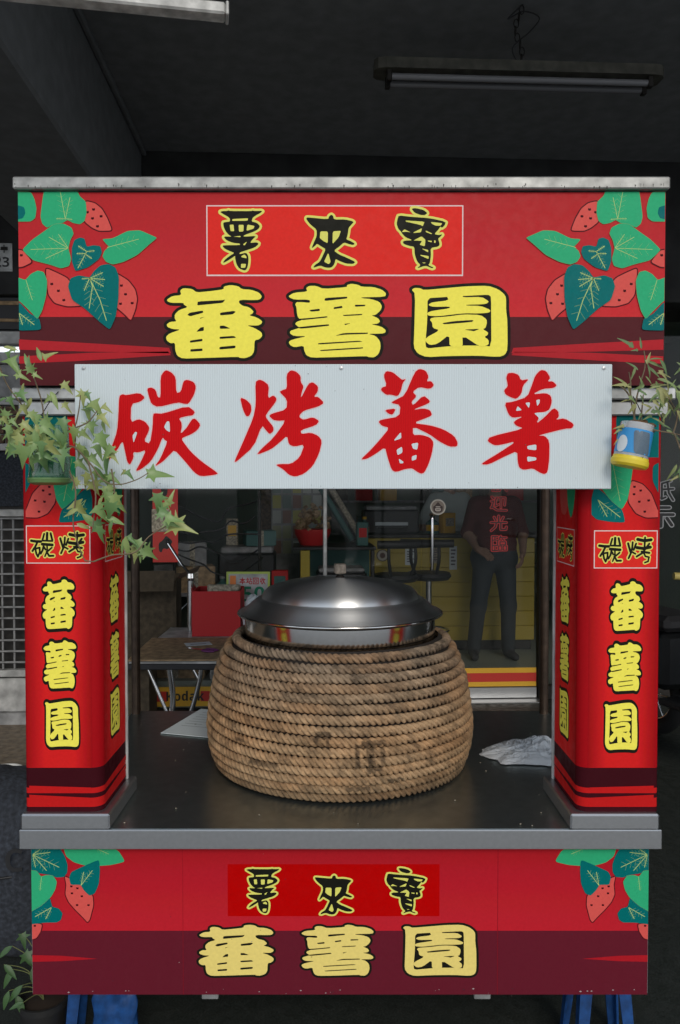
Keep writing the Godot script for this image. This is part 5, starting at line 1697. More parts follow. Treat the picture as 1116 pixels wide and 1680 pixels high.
# ------------------------------------------------------------------ neighbours at either side
func build_neighbours() -> void:
	var z := zd(5.15)
	var n := thing("white_shop", "white-painted neighbouring shop front with square lattice left of the stall", "shop front", ARC)
	part(n, "base", span(Vector3(-3.4, 0.08, z - 0.06), Vector3(-1.56, 0.295, z), 0.006), M.white_paint)
	part(n, "step", span(Vector3(-3.4, 0.0, z - 0.06), Vector3(-1.56, 0.079, z + 0.03), 0.006), M.grey_paint)
	part(n, "backing", span(Vector3(-3.4, 0.296, z - 0.10), Vector3(-1.56, 2.07, z - 0.07), 0.002), M.dark_frame)
	for y in [0.305, 1.335, 1.755, 2.045]:
		part(n, "rail", span(Vector3(-3.4, y, z - 0.055), Vector3(-1.56, y + 0.045, z + 0.002), 0.004), M.white_paint)
	part(n, "jamb", span(Vector3(-1.625, 0.296, z - 0.06), Vector3(-1.565, 2.09, z + 0.004), 0.004), M.white_paint)
	var lattice := surface()
	for k in 24:
		box(lattice, Vector3(-3.37 + 0.073 * k, 0.84, z - 0.02), Vector3(0.012, 0.975, 0.012), 0.002)
	for k in 14:
		box(lattice, Vector3(-2.51, 0.40 + 0.071 * k, z - 0.006), Vector3(1.76, 0.012, 0.012), 0.002)
	part(n, "lattice", lattice.commit(), M.grey_paint).set_meta("kind", "stuff")
	for k in 4:
		for i in 14:
			part(n, "brown_pane", span(Vector3(-3.39 + 0.126 * i, 1.803 + 0.061 * k, z - 0.05), Vector3(-3.278 + 0.126 * i, 1.855 + 0.061 * k, z - 0.02), 0.003), M.brown_board)
	part(n, "pane_frame", span(Vector3(-3.4, 1.80, z - 0.068), Vector3(-1.63, 2.043, z - 0.051), 0.002), M.white_paint)
	part(n, "poster", span(Vector3(-2.6, 1.40, z - 0.04), Vector3(-1.74, 1.75, z - 0.03), 0.002), M.dark_cloth)
	part(n, "panel", span(Vector3(-3.4, 2.092, z - 0.05), Vector3(-1.56, 2.30, z + 0.006), 0.004), M.grey_paint)
	part(n, "ledge", span(Vector3(-3.4, 2.302, z - 0.05), Vector3(-1.56, 2.37, z + 0.05), 0.006), M.white_paint)
	part(n, "ledge", span(Vector3(-3.4, 2.42, z - 0.05), Vector3(-1.56, 2.50, z + 0.06), 0.006), M.white_paint)
	part(n, "shutter_box", span(Vector3(-3.4, 2.51, z - 0.15), Vector3(-1.56, 2.718, z + 0.04), 0.006), M.black_plastic)
	part(n, "shutter_strip", span(Vector3(-3.4, 2.665, z + 0.0405), Vector3(-1.56, 2.69, z + 0.05), 0.003), M.cardboard)
	part(n, "shutter_strip", span(Vector3(-3.4, 2.56, z + 0.0405), Vector3(-1.56, 2.58, z + 0.05), 0.003), M.cardboard)
	var p := thing("house_number", "grey house number plate with 23 on the dark wall left of the header", "number plate", ARC * Transform3D(Basis(), Vector3(-1.93, 2.945, -3.196)))
	part(p, "plate", box_mesh(Vector3.ZERO, Vector3(0.30, 0.175, 0.006), 0.002), M.aluminium)
	text(p, "23", 0.085, Vector3(0.085, -0.03, 0.0045), M.black_plastic)
	var st := surface()
	for q0 in strokes("zhong"):
		var cut: int = q0.find(" ")
		for q in line_of(path(q0.substr(cut + 1)), float(q0.substr(0, cut))):
			ink(st, q, sheet(Vector2(50, 50), Vector3(0.10, 0.052, 0.004), 0.00055, 0.0005), 0.0, INK)
	part(p, "character", st.commit(), M.ink)
	# moped behind the right pillar
	var m := thing("moped", "black moped with a yellowish grip parked behind the right pillar", "moped", ARC * Transform3D(Basis(Vector3.UP, 0.25), Vector3(2.24, 0.002, zd(3.95))))
	for wheel in [Vector3(0.0, 0.25, 0.35), Vector3(0.15, 0.25, -0.80)]:
		var tyre := []
		for i in 33:
			tyre.append(wheel + Vector3(0, sin(TAU * i / 32.0), cos(TAU * i / 32.0)) * 0.205)
		var w := part(m, "wheel", tube_mesh(tyre, 0.045, 0.045, 10), M.rubber)
		var rim := []
		for i in 33:
			rim.append(wheel + Vector3(0, sin(TAU * i / 32.0), cos(TAU * i / 32.0)) * 0.155)
		part(w, "rim", tube_mesh(rim, 0.012, 0.012, 6), M.chrome)
		for i in 6:
			part(w, "spoke", tube_mesh([wheel, wheel + Vector3(0, sin(TAU * i / 6.0), cos(TAU * i / 6.0)) * 0.155], 0.008, 0.008, 5), M.chrome)
		var guard := []
		for i in 13:
			var a := lerpf(0.2, 2.6, i / 12.0)
			guard.append(wheel + Vector3(0, sin(a), cos(a)) * 0.275)
		part(m, "mudguard", tube_mesh(guard, 0.030, 0.030, 8), M.moped_paint)
	part(m, "fork", tube_mesh([Vector3(-0.07, 0.25, 0.35), Vector3(-0.06, 0.62, 0.20), Vector3(-0.04, 1.01, 0.11)], 0.018, 0.018, 8), M.chrome)
	part(m, "fork", tube_mesh([Vector3(0.07, 0.25, 0.35), Vector3(0.06, 0.62, 0.20), Vector3(0.04, 1.01, 0.11)], 0.018, 0.018, 8), M.chrome)
	part(m, "handlebar", tube_mesh(bezier([Vector3(-0.30, 1.07, 0.06), Vector3(-0.12, 1.06, 0.12), Vector3(0.0, 1.02, 0.12), Vector3(0.12, 1.06, 0.12), Vector3(0.30, 1.07, 0.06)], 4), 0.012, 0.012, 8), M.chrome)
	for s in [-1.0, 1.0]:
		part(m, "grip", tube_mesh([Vector3(s * 0.30, 1.07, 0.06), Vector3(s * 0.41, 1.075, 0.02)], 0.019, 0.019, 10), M.grip)
		part(m, "mirror_stem", tube_mesh([Vector3(s * 0.24, 1.0, 0.08), Vector3(s * 0.28, 1.20, 0.04)], 0.005, 0.005, 6), M.chrome)
		part(m, "mirror", lathe_mesh([Vector2(0, -0.004), Vector2(0.055, -0.002), Vector2(0.06, 0.006), Vector2(0.03, 0.02), Vector2(0, 0.024)], Vector3(s * 0.28, 1.22, 0.03), 16), M.moped_paint)
	part(m, "leg_shield", span(Vector3(-0.17, 0.34, 0.04), Vector3(0.17, 0.88, 0.08), 0.02), M.moped_paint)
	part(m, "headlight", lathe_mesh([Vector2(0.0, 0.0), Vector2(0.07, 0.01), Vector2(0.075, 0.06), Vector2(0.0, 0.09)], Vector3(0, 0.87, 0.14), 16), M.chrome)
	part(m, "floor_board", span(Vector3(-0.14, 0.30, -0.42), Vector3(0.14, 0.338, 0.06), 0.01), M.black_plastic)
	part(m, "seat", span(Vector3(-0.10, 0.70, -0.98), Vector3(0.20, 0.79, -0.40), 0.03), M.black_plastic)
	part(m, "rear_body", span(Vector3(-0.09, 0.36, -0.98), Vector3(0.19, 0.698, -0.43), 0.04), M.moped_paint)


# ------------------------------------------------------------------ on the counter, and the table behind the stall
func build_counter_things() -> void:
	# crumpled rag by the right pillar
	var noise := FastNoiseLite.new()
	noise.seed = 9
	noise.frequency = 1.0
	noise.fractal_octaves = 3
	var rag := thing("rag", "crumpled white cloth lying on the counter beside the right pillar", "cloth", Transform3D(Basis(), Vector3(0.563, 0.6985, -0.545)))
	var st := surface()
	var nr := 40
	var na := 130
	var point := func(i: int, k: int) -> Vector3:
		var a := TAU * k / na
		var f := i / float(nr)
		var reach := 1.0 + 0.20 * noise.get_noise_2d(cos(a) * 1.3, sin(a) * 1.3) + 0.07 * noise.get_noise_2d(cos(a) * 4.0, sin(a) * 4.0 + 9.0)
		var x := cos(a) * 0.128 * reach * f
		var zz := sin(a) * 0.115 * reach * f
		var swirl := x * 9.0 + 1.6 * sin(zz * 22.0) + 2.5 * noise.get_noise_2d(x * 5.0, zz * 5.0)
		var ridge := 1.0 - absf(noise.get_noise_2d(swirl, zz * 13.0 + 3.0)) * 1.9
		var crease := 1.0 - minf(1.0, absf(noise.get_noise_2d(x * 10.0 - 7.0, swirl * 0.9 + zz * 6.0)) * 7.0)
		var dome := 1.0 - pow(f, 3.0)
		var high := 0.026 + 0.030 * smoothstep(-0.01, 0.07, x) * smoothstep(0.09, -0.03, zz)
		var y := dome * (high * (0.62 + 0.38 * ridge) - 0.010 * crease) + 0.004 * (1.0 - f)
		if f > 0.97:
			y = maxf(y, 0.001)
		return Vector3(x, maxf(y, 0.0015), zz)
	for i in nr:
		for k in na:
			var a: Vector3 = point.call(i, k)
			var b: Vector3 = point.call(i, (k + 1) % na)
			var c: Vector3 = point.call(i + 1, (k + 1) % na)
			var d: Vector3 = point.call(i + 1, k)
			var order := [a, b, c, a, c, d] if (b - a).cross(c - a).y < 0.0 or (c - a).cross(d - a).y < 0.0 else [a, c, b, a, d, c]
			for p in order:
				st.set_smooth_group(0)
				st.add_vertex(p)
	st.index()
	st.generate_normals()
	part(rag, "cloth", st.commit(), M.rag)
	# sheet of paper at the back left of the counter
	var ps := thing("paper_sheet", "pale sheet of paper lying on the counter left of the pot", "paper", Transform3D(Basis(Vector3.UP, -0.28), Vector3(-0.455, 0.6978, -0.86)))
	part(ps, "sheet", box_mesh(Vector3(0, 0.002, 0), Vector3(0.20, 0.002, 0.30), 0.0005), M.paper)
	var pr := surface()
	var pf := sheet(Vector2(50, 50), Vector3(0, 0.0032, 0), 0.0020, 0.0030, Vector3.RIGHT, Vector3.UP)
	pf = Transform3D(Basis(Vector3(0.0020, 0, 0), Vector3(0, 0, 0.0030), Vector3.UP), Vector3(0, 0.0032, 0)) * Transform3D(Basis(), Vector3(-50, -50, 0))
	for k in 7:
		ink(pr, rect(14, 14 + k * 9, 70 - 12 * (k % 3), 15.4 + k * 9), pf, 0.0, Color(0.30, 0.34, 0.36))
	ink(pr, rounded(outline("30,60 36,58 35,62"), 1), pf, 0.0, INK)
	part(ps, "print", pr.commit(), M.ink)


	# a few pale crumbs and ash flecks on the steel
	var crumbs := surface()
	var r := RandomNumberGenerator.new()
	r.seed = 14
	for i in 60:
		var c := Vector3(r.randf_range(-0.70, 0.70), 0.6985, r.randf_range(-0.95, -0.02))
		if Vector2(c.x, c.z + 0.52).length() < 0.40 or (absf(c.x) > 0.53 and c.z > -0.27):
			continue
		var w := r.randf_range(0.001, 0.0028)
		box(crumbs, c + Vector3(0, w * 0.4, 0), Vector3(w * 1.6, w * 0.8, w), w * 0.2, Basis(Vector3.UP, r.randf() * 3.0))
	var bits := part(self, "crumbs", crumbs.commit(), M.cream_paper)
	tag(bits, "pale crumbs and ash flecks scattered over the steel counter", "crumbs")
	bits.set_meta("kind", "stuff")


func build_behind_stall() -> void:
	# folding table, its top at 0.72 m
	var t := thing("folding_table", "folding table with cardboard on top and curved chrome legs behind the stall", "table", Transform3D(Basis(), Vector3(-0.33, 0.0, CAMERA_Z - 4.1)))
	part(t, "table_top", span(Vector3(-0.65, 0.690, -0.45), Vector3(0.65, 0.712, 0.45), 0.005), M.white_paint)
	part(t, "edge_rail", span(Vector3(-0.655, 0.672, 0.452), Vector3(0.655, 0.700, 0.462), 0.004), M.black_plastic)
	for s in [-1.0, 1.0]:
		for k in 2:
			var z := 0.38 - 0.76 * k
			part(t, "leg", tube_mesh(bezier([Vector3(s * 0.48, 0.688, z), Vector3(s * 0.46, 0.50, z), Vector3(s * 0.50, 0.30, z), Vector3(s * 0.60, 0.012, z)], 6), 0.014, 0.014, 10), M.chrome)
			part(t, "brace", tube_mesh([Vector3(s * 0.60, 0.688, z * 0.9), Vector3(s * 0.475, 0.42, z)], 0.009, 0.009, 8), M.chrome)
	var cb := thing("cardboard_sheet", "flat brown cardboard sheet covering the folding table", "cardboard", Transform3D(Basis(Vector3.UP, 0.03), Vector3(-0.43, 0.7125, CAMERA_Z - 3.92)))
	part(cb, "sheet", box_mesh(Vector3(0, 0.0045, 0), Vector3(1.12, 0.008, 0.55), 0.002), M.cardboard)
	var note := thing("note", "small white slip on the cardboard of the folding table", "paper", Transform3D(Basis(Vector3.UP, 0.35), Vector3(-0.72, 0.7222, CAMERA_Z - 4.0)))
	part(note, "slip", box_mesh(Vector3(0, 0.001, 0), Vector3(0.13, 0.0015, 0.08), 0.0004), M.paper)
	part(note, "slip_line", box_mesh(Vector3(0, 0.0022, 0.01), Vector3(0.08, 0.0006, 0.006), 0.0001), M.black_plastic)
	var sc := thing("scissors", "purple-handled scissors lying on the cardboard of the folding table", "scissors", Transform3D(Basis(Vector3.UP, -0.5), Vector3(-0.66, 0.7225, CAMERA_Z - 3.83)))
	for s in [-1.0, 1.0]:
		part(sc, "blade", span(Vector3(-0.10, 0.001 + 0.002 * (s + 1.0), -0.006 + 0.003 * s), Vector3(0.0, 0.0025 + 0.002 * (s + 1.0), 0.004 + 0.003 * s), 0.0005), M.chrome)
		var loop := []
		for i in 15:
			loop.append(Vector3(0.035 + 0.035 * cos(TAU * i / 14.0), 0.006, s * 0.017 + 0.014 * sin(TAU * i / 14.0)))
		if not M.has("purple"):
			mat("purple", Color(0.16, 0.03, 0.15), 0.5)
		part(sc, "handle", tube_mesh(loop, 0.004, 0.004, 6), M.purple)
	# red box with bits sticking out
	var rb := thing("red_box", "plain red open box standing on the folding table", "box", Transform3D(Basis(Vector3.UP, 0.03), Vector3(-0.672, 0.7125, CAMERA_Z - 4.38)))
	part(rb, "wall", span(Vector3(-0.13, 0, 0.115), Vector3(0.13, 0.245, 0.12), 0.001), M.red_card)
	part(rb, "wall", span(Vector3(-0.13, 0, -0.12), Vector3(0.13, 0.245, -0.115), 0.001), M.red_card)
	part(rb, "wall", span(Vector3(-0.13, 0, -0.1145), Vector3(-0.125, 0.245, 0.1145), 0.001), M.red_card)
	part(rb, "wall", span(Vector3(0.125, 0, -0.1145), Vector3(0.13, 0.245, 0.1145), 0.001), M.red_card)
	part(rb, "bottom", span(Vector3(-0.1245, 0.0, -0.1145), Vector3(0.1245, 0.005, 0.1145), 0.001), M.red_card)
	var bag := thing("paper_bundle", "bundle of paper bags sticking out of the red box", "bags", Transform3D(Basis(Vector3.UP, 0.03), Vector3(-0.65, 0.72, CAMERA_Z - 4.38)))
	for k in 3:
		part(bag, "bag", span(Vector3(-0.08, 0.0, -0.06 + 0.04 * k), Vector3(0.095, 0.252 + 0.006 * k, -0.035 + 0.04 * k), 0.006), M.cream_paper if k != 1 else M.cardboard)
	var tin := thing("metal_canister", "slim shiny canister on the folding table beside the red box", "canister", Transform3D(Basis(), Vector3(-0.835, 0.7125, CAMERA_Z - 4.42)))
	part(tin, "body", lathe_mesh([Vector2(0, 0), Vector2(0.019, 0), Vector2(0.019, 0.285), Vector2(0.010, 0.295), Vector2(0, 0.296)], Vector3.ZERO, 20), M.chrome)
	part(tin, "cap", lathe_mesh([Vector2(0.022, 0.297), Vector2(0.024, 0.30), Vector2(0.022, 0.325), Vector2(0, 0.328), ], Vector3.ZERO, 20), M.bright_steel)
	var wb := thing("white_bag", "white plastic bag on the folding table between the red box and the pot", "bag", Transform3D(Basis(), Vector3(-0.47, 0.7125, CAMERA_Z - 4.30)))
	part(wb, "bag", lump_mesh(Vector3(0, 0.10, 0), Vector3(0.055, 0.115, 0.05), 3, 0.25), M.paper)
	# recycling notice
	var sg := thing("recycling_sign", "white sign with green edge and red characters standing behind the red box", "sign", Transform3D(Basis(Vector3.RIGHT, -0.12), Vector3(-0.527, 0.7125, CAMERA_Z - 4.50)))
	if not M.has("lime_card"):
		mat("lime_card", Color(0.42, 0.52, 0.10), 0.6)
	part(sg, "card", span(Vector3(-0.125, 0.0, -0.004), Vector3(0.125, 0.325, 0.0), 0.001), M.lime_card)
	part(sg, "white_face", span(Vector3(-0.112, 0.012, 0.0003), Vector3(0.112, 0.312, 0.001), 0.0002), M.white_paint)
	var rs := surface()
	var k2 := 0
	for w in ["ben", "zhan", "hui", "shou"]:
		for s in strokes(w):
			var cut: int = s.find(" ")
			for q in line_of(path(s.substr(cut + 1)), float(s.substr(0, cut)) * 1.3):
				if not Geometry2D.is_polygon_clockwise(q) or w == "ben":
					pass
			var line := path(s.substr(cut + 1))
			for i in line.size() - 1:
				for q in line_of(PackedVector2Array([line[i], line[i + 1]]), float(s.substr(0, cut)) * 1.2):
					ink(rs, q, sheet(Vector2(50, 50), Vector3(-0.032 + 0.038 * k2, 0.272, 0.0012), 0.00036, 0.00040), 0.0, Color(0.55, 0.02, 0.03))
		k2 += 1
	part(sg, "characters", rs.commit(), M.ink)
	part(sg, "orange_mark", span(Vector3(-0.104, 0.235, 0.0012), Vector3(-0.070, 0.302, 0.0016), 0.0001), M.orange_card)
	if not M.has("green_print"):
		mat("green_print", Color(0.0, 0.20, 0.10), 0.6)
	text(sg, "50", 0.12, Vector3(0.03, 0.195, 0.0012), M.green_print)
	# cartons left of the table
	for a in [[-1.43, 0.0, 4.95, 0.50, 0.52, 0.42, "large brown carton on the floor left of the folding table"], [-1.28, 0.522, 4.93, 0.54, 0.44, 0.38, "dark open carton stacked on the large carton left of the folding table"]]:
		var b := thing("cardboard_box", a[6], "box", Transform3D(Basis(Vector3.UP, 0.12), Vector3(a[0], a[1] + 0.002, CAMERA_Z - a[2])))
		var w: float = a[3] * 0.5
		var h: float = a[4]
		var d: float = a[5] * 0.5
		for q in [[Vector3(-w, 0, d - 0.005), Vector3(w, h, d)], [Vector3(-w, 0, -d), Vector3(w, h, -d + 0.005)], [Vector3(-w, 0, -d + 0.0055), Vector3(-w + 0.005, h, d - 0.0055)], [Vector3(w - 0.005, 0, -d + 0.0055), Vector3(w, h, d - 0.0055)], [Vector3(-w + 0.0055, 0, -d + 0.0055), Vector3(w - 0.0055, 0.006, d - 0.0055)]]:
			part(b, "wall", span(q[0], q[1], 0.001), M.dark_cardboard)
		part(b, "flap", box_mesh(Vector3(0, h + 0.0, d + 0.075), Vector3(w * 1.96, 0.005, 0.16), 0.001, Basis(Vector3.RIGHT, 0.75)), M.dark_cardboard)
		part(b, "flap", box_mesh(Vector3(w + 0.06, h + 0.02, 0), Vector3(0.14, 0.005, d * 1.9), 0.001, Basis(Vector3.BACK, 0.4)), M.dark_cardboard)
	# thin rod leaning between cartons and table
	var rod := thing("chrome_rod", "thin shiny rod leaning over the cartons left of the red box", "rod", Transform3D())
	part(rod, "rod", tube_mesh(bezier([Vector3(-0.99, 1.20, CAMERA_Z - 4.55), Vector3(-0.90, 1.08, CAMERA_Z - 4.5), Vector3(-0.83, 1.005, CAMERA_Z - 4.44), Vector3(-0.81, 0.86, CAMERA_Z - 4.47), Vector3(-0.83, 0.714, CAMERA_Z - 4.48)], 6), 0.009, 0.006, 8), M.chrome)
	part(rod, "tip", lathe_mesh([Vector2(0, -0.012), Vector2(0.012, 0.0), Vector2(0.012, 0.014), Vector2(0, 0.022)], Vector3(-0.99, 1.20, CAMERA_Z - 4.55), 12), M.black_plastic)


func lump_mesh(centre: Vector3, radii: Vector3, seed_value: int, amount: float, squareness := 0.8) -> ArrayMesh:
	var noise := FastNoiseLite.new()
	noise.seed = seed_value
	noise.frequency = 1.4
	noise.fractal_octaves = 4
	var st := surface()
	var rows := 26
	var cols := 44
	var point := func(i: int, k: int) -> Vector3:
		var v := PI * i / rows
		var u := TAU * (k % cols) / cols
		var d := Vector3(sin(v) * cos(u), cos(v), sin(v) * sin(u))
		var s := Vector3(signf(d.x) * pow(absf(d.x), squareness), signf(d.y) * pow(absf(d.y), squareness), signf(d.z) * pow(absf(d.z), squareness))
		var fold := 1.0 - absf(noise.get_noise_3dv(d * 2.2))
		return centre + s * radii * (1.0 + amount * (noise.get_noise_3dv(d * 0.9) + 0.5 * fold - 0.35))
	for i in rows:
		for k in cols:
			var a: Vector3 = point.call(i, k)
			var b: Vector3 = point.call(i, k + 1)
			var c: Vector3 = point.call(i + 1, k + 1)
			var d: Vector3 = point.call(i + 1, k)
			for p in [a, c, b, a, d, c]:
				st.set_smooth_group(0)
				st.add_vertex(p)
	st.index()
	st.generate_normals()
	var mesh := st.commit()
	return mesh


# ------------------------------------------------------------------ hanging plants
func lobed_leaf(kind: int) -> ArrayMesh:
	# a five-fingered leaf, one unit long from stalk to tip, folded along its midrib and drooping
	var shapes := [
		"0,0 8,2 30,-16 22,8 62,2 27,22 52,46 20,38 11,62 0,100 -10,60 -20,38 -50,42 -26,20 -60,0 -24,6 -28,-16 -8,2",
		"0,0 8,4 42,14 20,24 13,52 0,100 -13,52 -19,22 -44,12 -8,4",
		"0,0 7,0 24,-6 18,10 46,24 17,30 11,62 0,100 -11,60 -17,30 -44,28 -18,10 -24,-6 -7,0",
		"0,0 9,12 17,32 13,62 0,100 -12,62 -16,34 -9,12",
	]
	var p := rounded(outline(shapes[kind]), 1, 0.12)
	return leaf_from(p, 0.0030, 0.0042)


func slim_leaf(kind: int) -> ArrayMesh:
	var shapes := ["0,0 6,10 9,34 6,66 0,100 -7,66 -9,34 -5,10", "0,0 8,12 11,36 6,62 1,100 -6,70 -10,38 -7,12", "0,0 10,8 24,26 12,30 10,60 0,100 -9,60 -12,30 -22,28 -9,8"]
	return leaf_from(rounded(outline(shapes[kind]), 1, 0.15), 0.004, 0.003)


func leaf_from(p: PackedVector2Array, fold: float, droop: float) -> ArrayMesh:
	# cut along the midrib and across, so that it can bend
	var st := surface()
	var strips := [-70.0, -22.0, 0.0, 22.0, 70.0]
	for i in strips.size() - 1:
		for j in 5:
			var cell := rect(strips[i], -20.0 + 24.0 * j, strips[i + 1], 4.0 + 24.0 * j)
			for q in Geometry2D.intersect_polygons(p, cell):
				var ids := Geometry2D.triangulate_polygon(q)
				for k in range(0, ids.size(), 3):
					var v := []
					for m in 3:
						var w := q[ids[k + m]]
						v.append(Vector3(w.x * 0.01, (absf(w.x) * fold - pow(maxf(w.y, 0.0) * 0.01, 2.0) * droop * 100.0), w.y * 0.01))
					tri(st, v[0], v[1], v[2], Vector3.UP)
	st.index()
	st.generate_normals()
	return st.commit()


func hang_leaves(plant: Node3D, spots: Array, meshes: Array, look: String, unit: float, depth: Callable) -> void:
	# spots: [right, down, length, turn] in the plant's own units
	for s in spots:
		var k := rng.randi_range(0, meshes.size() - 1)
		var size: float = s[2] * unit * rng.randf_range(0.92, 1.14)
		var lean := s[3] as float
		# the blade hangs with its tip along «lean», tilted towards the street
		var tip := Vector3(sin(lean), -cos(lean), rng.randf_range(-0.15, 0.35)).normalized()
		var face := Vector3(rng.randf_range(-0.5, 0.5), rng.randf_range(0.1, 0.75), 1.0)
		face = (face - tip * face.dot(tip)).normalized()
		var b := Basis(face.cross(tip), face, tip) * Basis.from_scale(Vector3(rng.randf_range(0.8, 1.05), 1.0, 1.0) * size)
		var o := part(plant, "leaf", meshes[k], M["%s%d" % [look, rng.randi_range(0, 3)]])
		o.transform = Transform3D(b, Vector3(s[0] * unit, -s[1] * unit, depth.call(s[0], s[1])) - tip * size * 0.45)


func build_plants() -> void:
	# left: a vine in a cut green bottle, in front of the left pillar
	var unit := 0.00138 / 3.28
	var left := thing("hanging_plant", "leafy vine trailing from a cut green bottle hung at the left pillar", "potted plant", Transform3D(Basis(), Vector3(-0.645, 1.585, 0.09)))
	var meshes := []
	for k in 4:
		meshes.append(lobed_leaf(k))
	var spots := []
	var put := func(text: String):
		for w in text.split(" ", false):
			var v := w.split(",")
			spots.append([float(v[0]) - 285.0, float(v[1]) - 690.0, float(v[2]), float(v[3])])
	# right, down, length, lean of each leaf
	put.call("20,60,50,0.5 12,110,44,-0.6 140,165,75,1.5 110,162,50,-1.2 345,205,75,2.2 292,200,70,-2.9 165,255,120,0.8 205,225,85,-2.8 232,250,85,-3.0 200,310,80,1.2 40,245,60,1.0 95,300,50,1.6 185,370,70,-0.4 322,325,48,1.2")
	put.call("80,425,70,-1.4 40,462,70,-1.3 120,440,70,0.3 200,410,80,0.9 210,440,70,-0.4 385,430,100,0.5 350,440,60,-1.0 440,372,75,0.8 470,410,80,-0.2 520,405,60,0.6 560,465,95,0.7 480,490,80,0.0 600,462,70,1.1 545,480,60,-0.5")
	put.call("75,515,90,-0.4 110,545,90,0.4 30,620,70,-0.6 150,545,60,0.9 160,590,100,-0.9 120,650,105,-0.7 160,620,90,0.2 230,570,100,1.0 215,720,130,-0.2 300,640,120,0.1 340,660,110,0.6 310,750,130,0.2 250,600,100,0.0 370,600,110,0.9 420,570,100,0.4 390,690,120,0.7 350,560,90,0.8 480,600,80,0.9 430,640,100,0.2 280,690,80,-0.5")
	put.call("570,550,70,0.3 500,710,120,0.2 545,740,90,0.8 470,690,80,-0.5 625,660,130,0.4 660,715,90,0.9 600,740,120,-0.3 560,800,100,0.6 590,850,110,0.2 640,830,80,1.0 480,840,100,-0.4 520,880,90,0.3 440,860,80,-0.8 690,800,50,-1.0 740,812,70,0.8 880,805,140,1.6 850,800,60,1.2")
	put.call("680,960,120,0.5 650,1000,120,-0.2 600,1010,110,0.7 470,990,110,0.6 440,1000,90,-1.2 520,1050,130,0.9 560,1085,100,0.6 480,1075,80,1.2 600,940,90,-0.3 660,1040,100,1.3")
	put.call("880,960,130,0.1 850,930,80,-2.7 930,930,90,2.8 920,1010,90,1.3 980,1035,90,1.5 1010,1075,130,1.4 960,1060,80,1.1 690,1170,100,-0.5 720,1180,110,0.1 770,1200,130,0.3 820,1225,110,0.8 740,1150,80,1.0")
	put.call("240,520,90,0.3 275,540,80,-0.3 320,600,110,0.5 185,660,110,-0.5 260,660,120,0.3 350,610,100,-0.2 145,700,90,-0.8 400,620,100,0.3 330,700,100,-0.6 250,740,110,-0.2 360,720,100,1.0 200,590,80,1.2 95,600,80,-1.0 450,610,90,-0.4 425,730,100,0.2 465,760,90,0.9")
	put.call("150,500,90,-0.9 190,480,80,0.4 235,690,110,0.0 290,560,90,-0.8 345,690,100,-0.1 130,600,90,-0.2 410,680,90,-0.6 375,650,90,1.2 60,570,80,0.2 25,540,70,-0.9 500,560,80,0.2 590,520,80,0.9 640,700,90,-0.5 580,690,80,0.4 530,820,90,-0.2 610,900,90,0.5 545,950,90,-0.5 480,1010,80,0.1 650,1075,80,-0.4 585,1120,90,0.0 740,1230,90,-0.3 905,985,70,-0.6 130,210,60,0.0 260,290,70,0.5 430,470,70,0.6 500,455,60,1.0")
	hang_leaves(left, spots, meshes, "leaf", unit, func(x, y): return 0.035 + 0.02 * sin(x * 0.02) + 0.015 * cos(y * 0.017) + (0.03 if absf(x) < 160 and y < 80 else 0.0) + rng.randf_range(-0.02, 0.02))
	var W := func(x: float, y: float, z: float) -> Vector3: return Vector3((x - 285.0) * unit, -(y - 690.0) * unit, z)
	var runs := [
		[[285, 760, 0.0], [282, 640, 0.01], [270, 450, 0.015], [240, 330, 0.02], [215, 250, 0.025]],
		[[285, 760, 0.0], [270, 600, 0.015], [170, 450, 0.02], [90, 330, 0.025], [40, 170, 0.03], [15, 60, 0.03]],
		[[290, 740, 0.0], [380, 600, 0.025], [445, 570, 0.03], [470, 480, 0.03], [480, 400, 0.03]],
		[[445, 570, 0.03], [520, 540, 0.035], [570, 480, 0.035]],
		[[290, 740, 0.0], [420, 660, 0.03], [520, 740, 0.035], [600, 840, 0.035], [680, 860, 0.035], [770, 835, 0.035], [830, 800, 0.035]],
		[[455, 570, 0.03], [450, 680, 0.03]],
		[[420, 790, 0.03], [455, 900, 0.035], [440, 1060, 0.035], [465, 1180, 0.03], [495, 1255, 0.03]],
		[[520, 740, 0.035], [560, 900, 0.04], [555, 1000, 0.04], [540, 1110, 0.04]],
		[[540, 1260, 0.03], [640, 1225, 0.035], [760, 1210, 0.035], [830, 1130, 0.035], [930, 1070, 0.035], [1000, 1050, 0.035]],
		[[495, 1255, 0.03], [540, 1260, 0.03]],
		[[640, 780, 0.035], [655, 900, 0.035], [640, 990, 0.035]],
	]
	for r in runs:
		var pts := []
		for v in r:
			pts.append(W.call(v[0], v[1], v[2] + 0.008))
		part(left, "stem", tube_mesh(bezier(pts, 5), 0.0020, 0.0011, 6), M.stem)
	part(left, "bottle", lathe_mesh([Vector2(0.0, -0.071), Vector2(0.030, -0.071), Vector2(0.043, -0.066), Vector2(0.046, -0.056), Vector2(0.044, -0.045), Vector2(0.042, 0.02), Vector2(0.041, 0.06), Vector2(0.040, 0.06), Vector2(0.041, 0.02), Vector2(0.0425, -0.045), Vector2(0.0445, -0.056), Vector2(0.041, -0.064), Vector2(0.0, -0.068)], Vector3.ZERO, 40), M.green_clear)
	part(left, "bottle_base", lathe_mesh([Vector2(0.0, -0.0725), Vector2(0.032, -0.0725), Vector2(0.0455, -0.067), Vector2(0.0475, -0.059), Vector2(0.0465, -0.0565)], Vector3.ZERO, 40), M.leaf2)
	part(left, "roots", lump_mesh(Vector3(0.004, -0.035, 0), Vector3(0.030, 0.026, 0.030), 6, 0.5), M.soil)
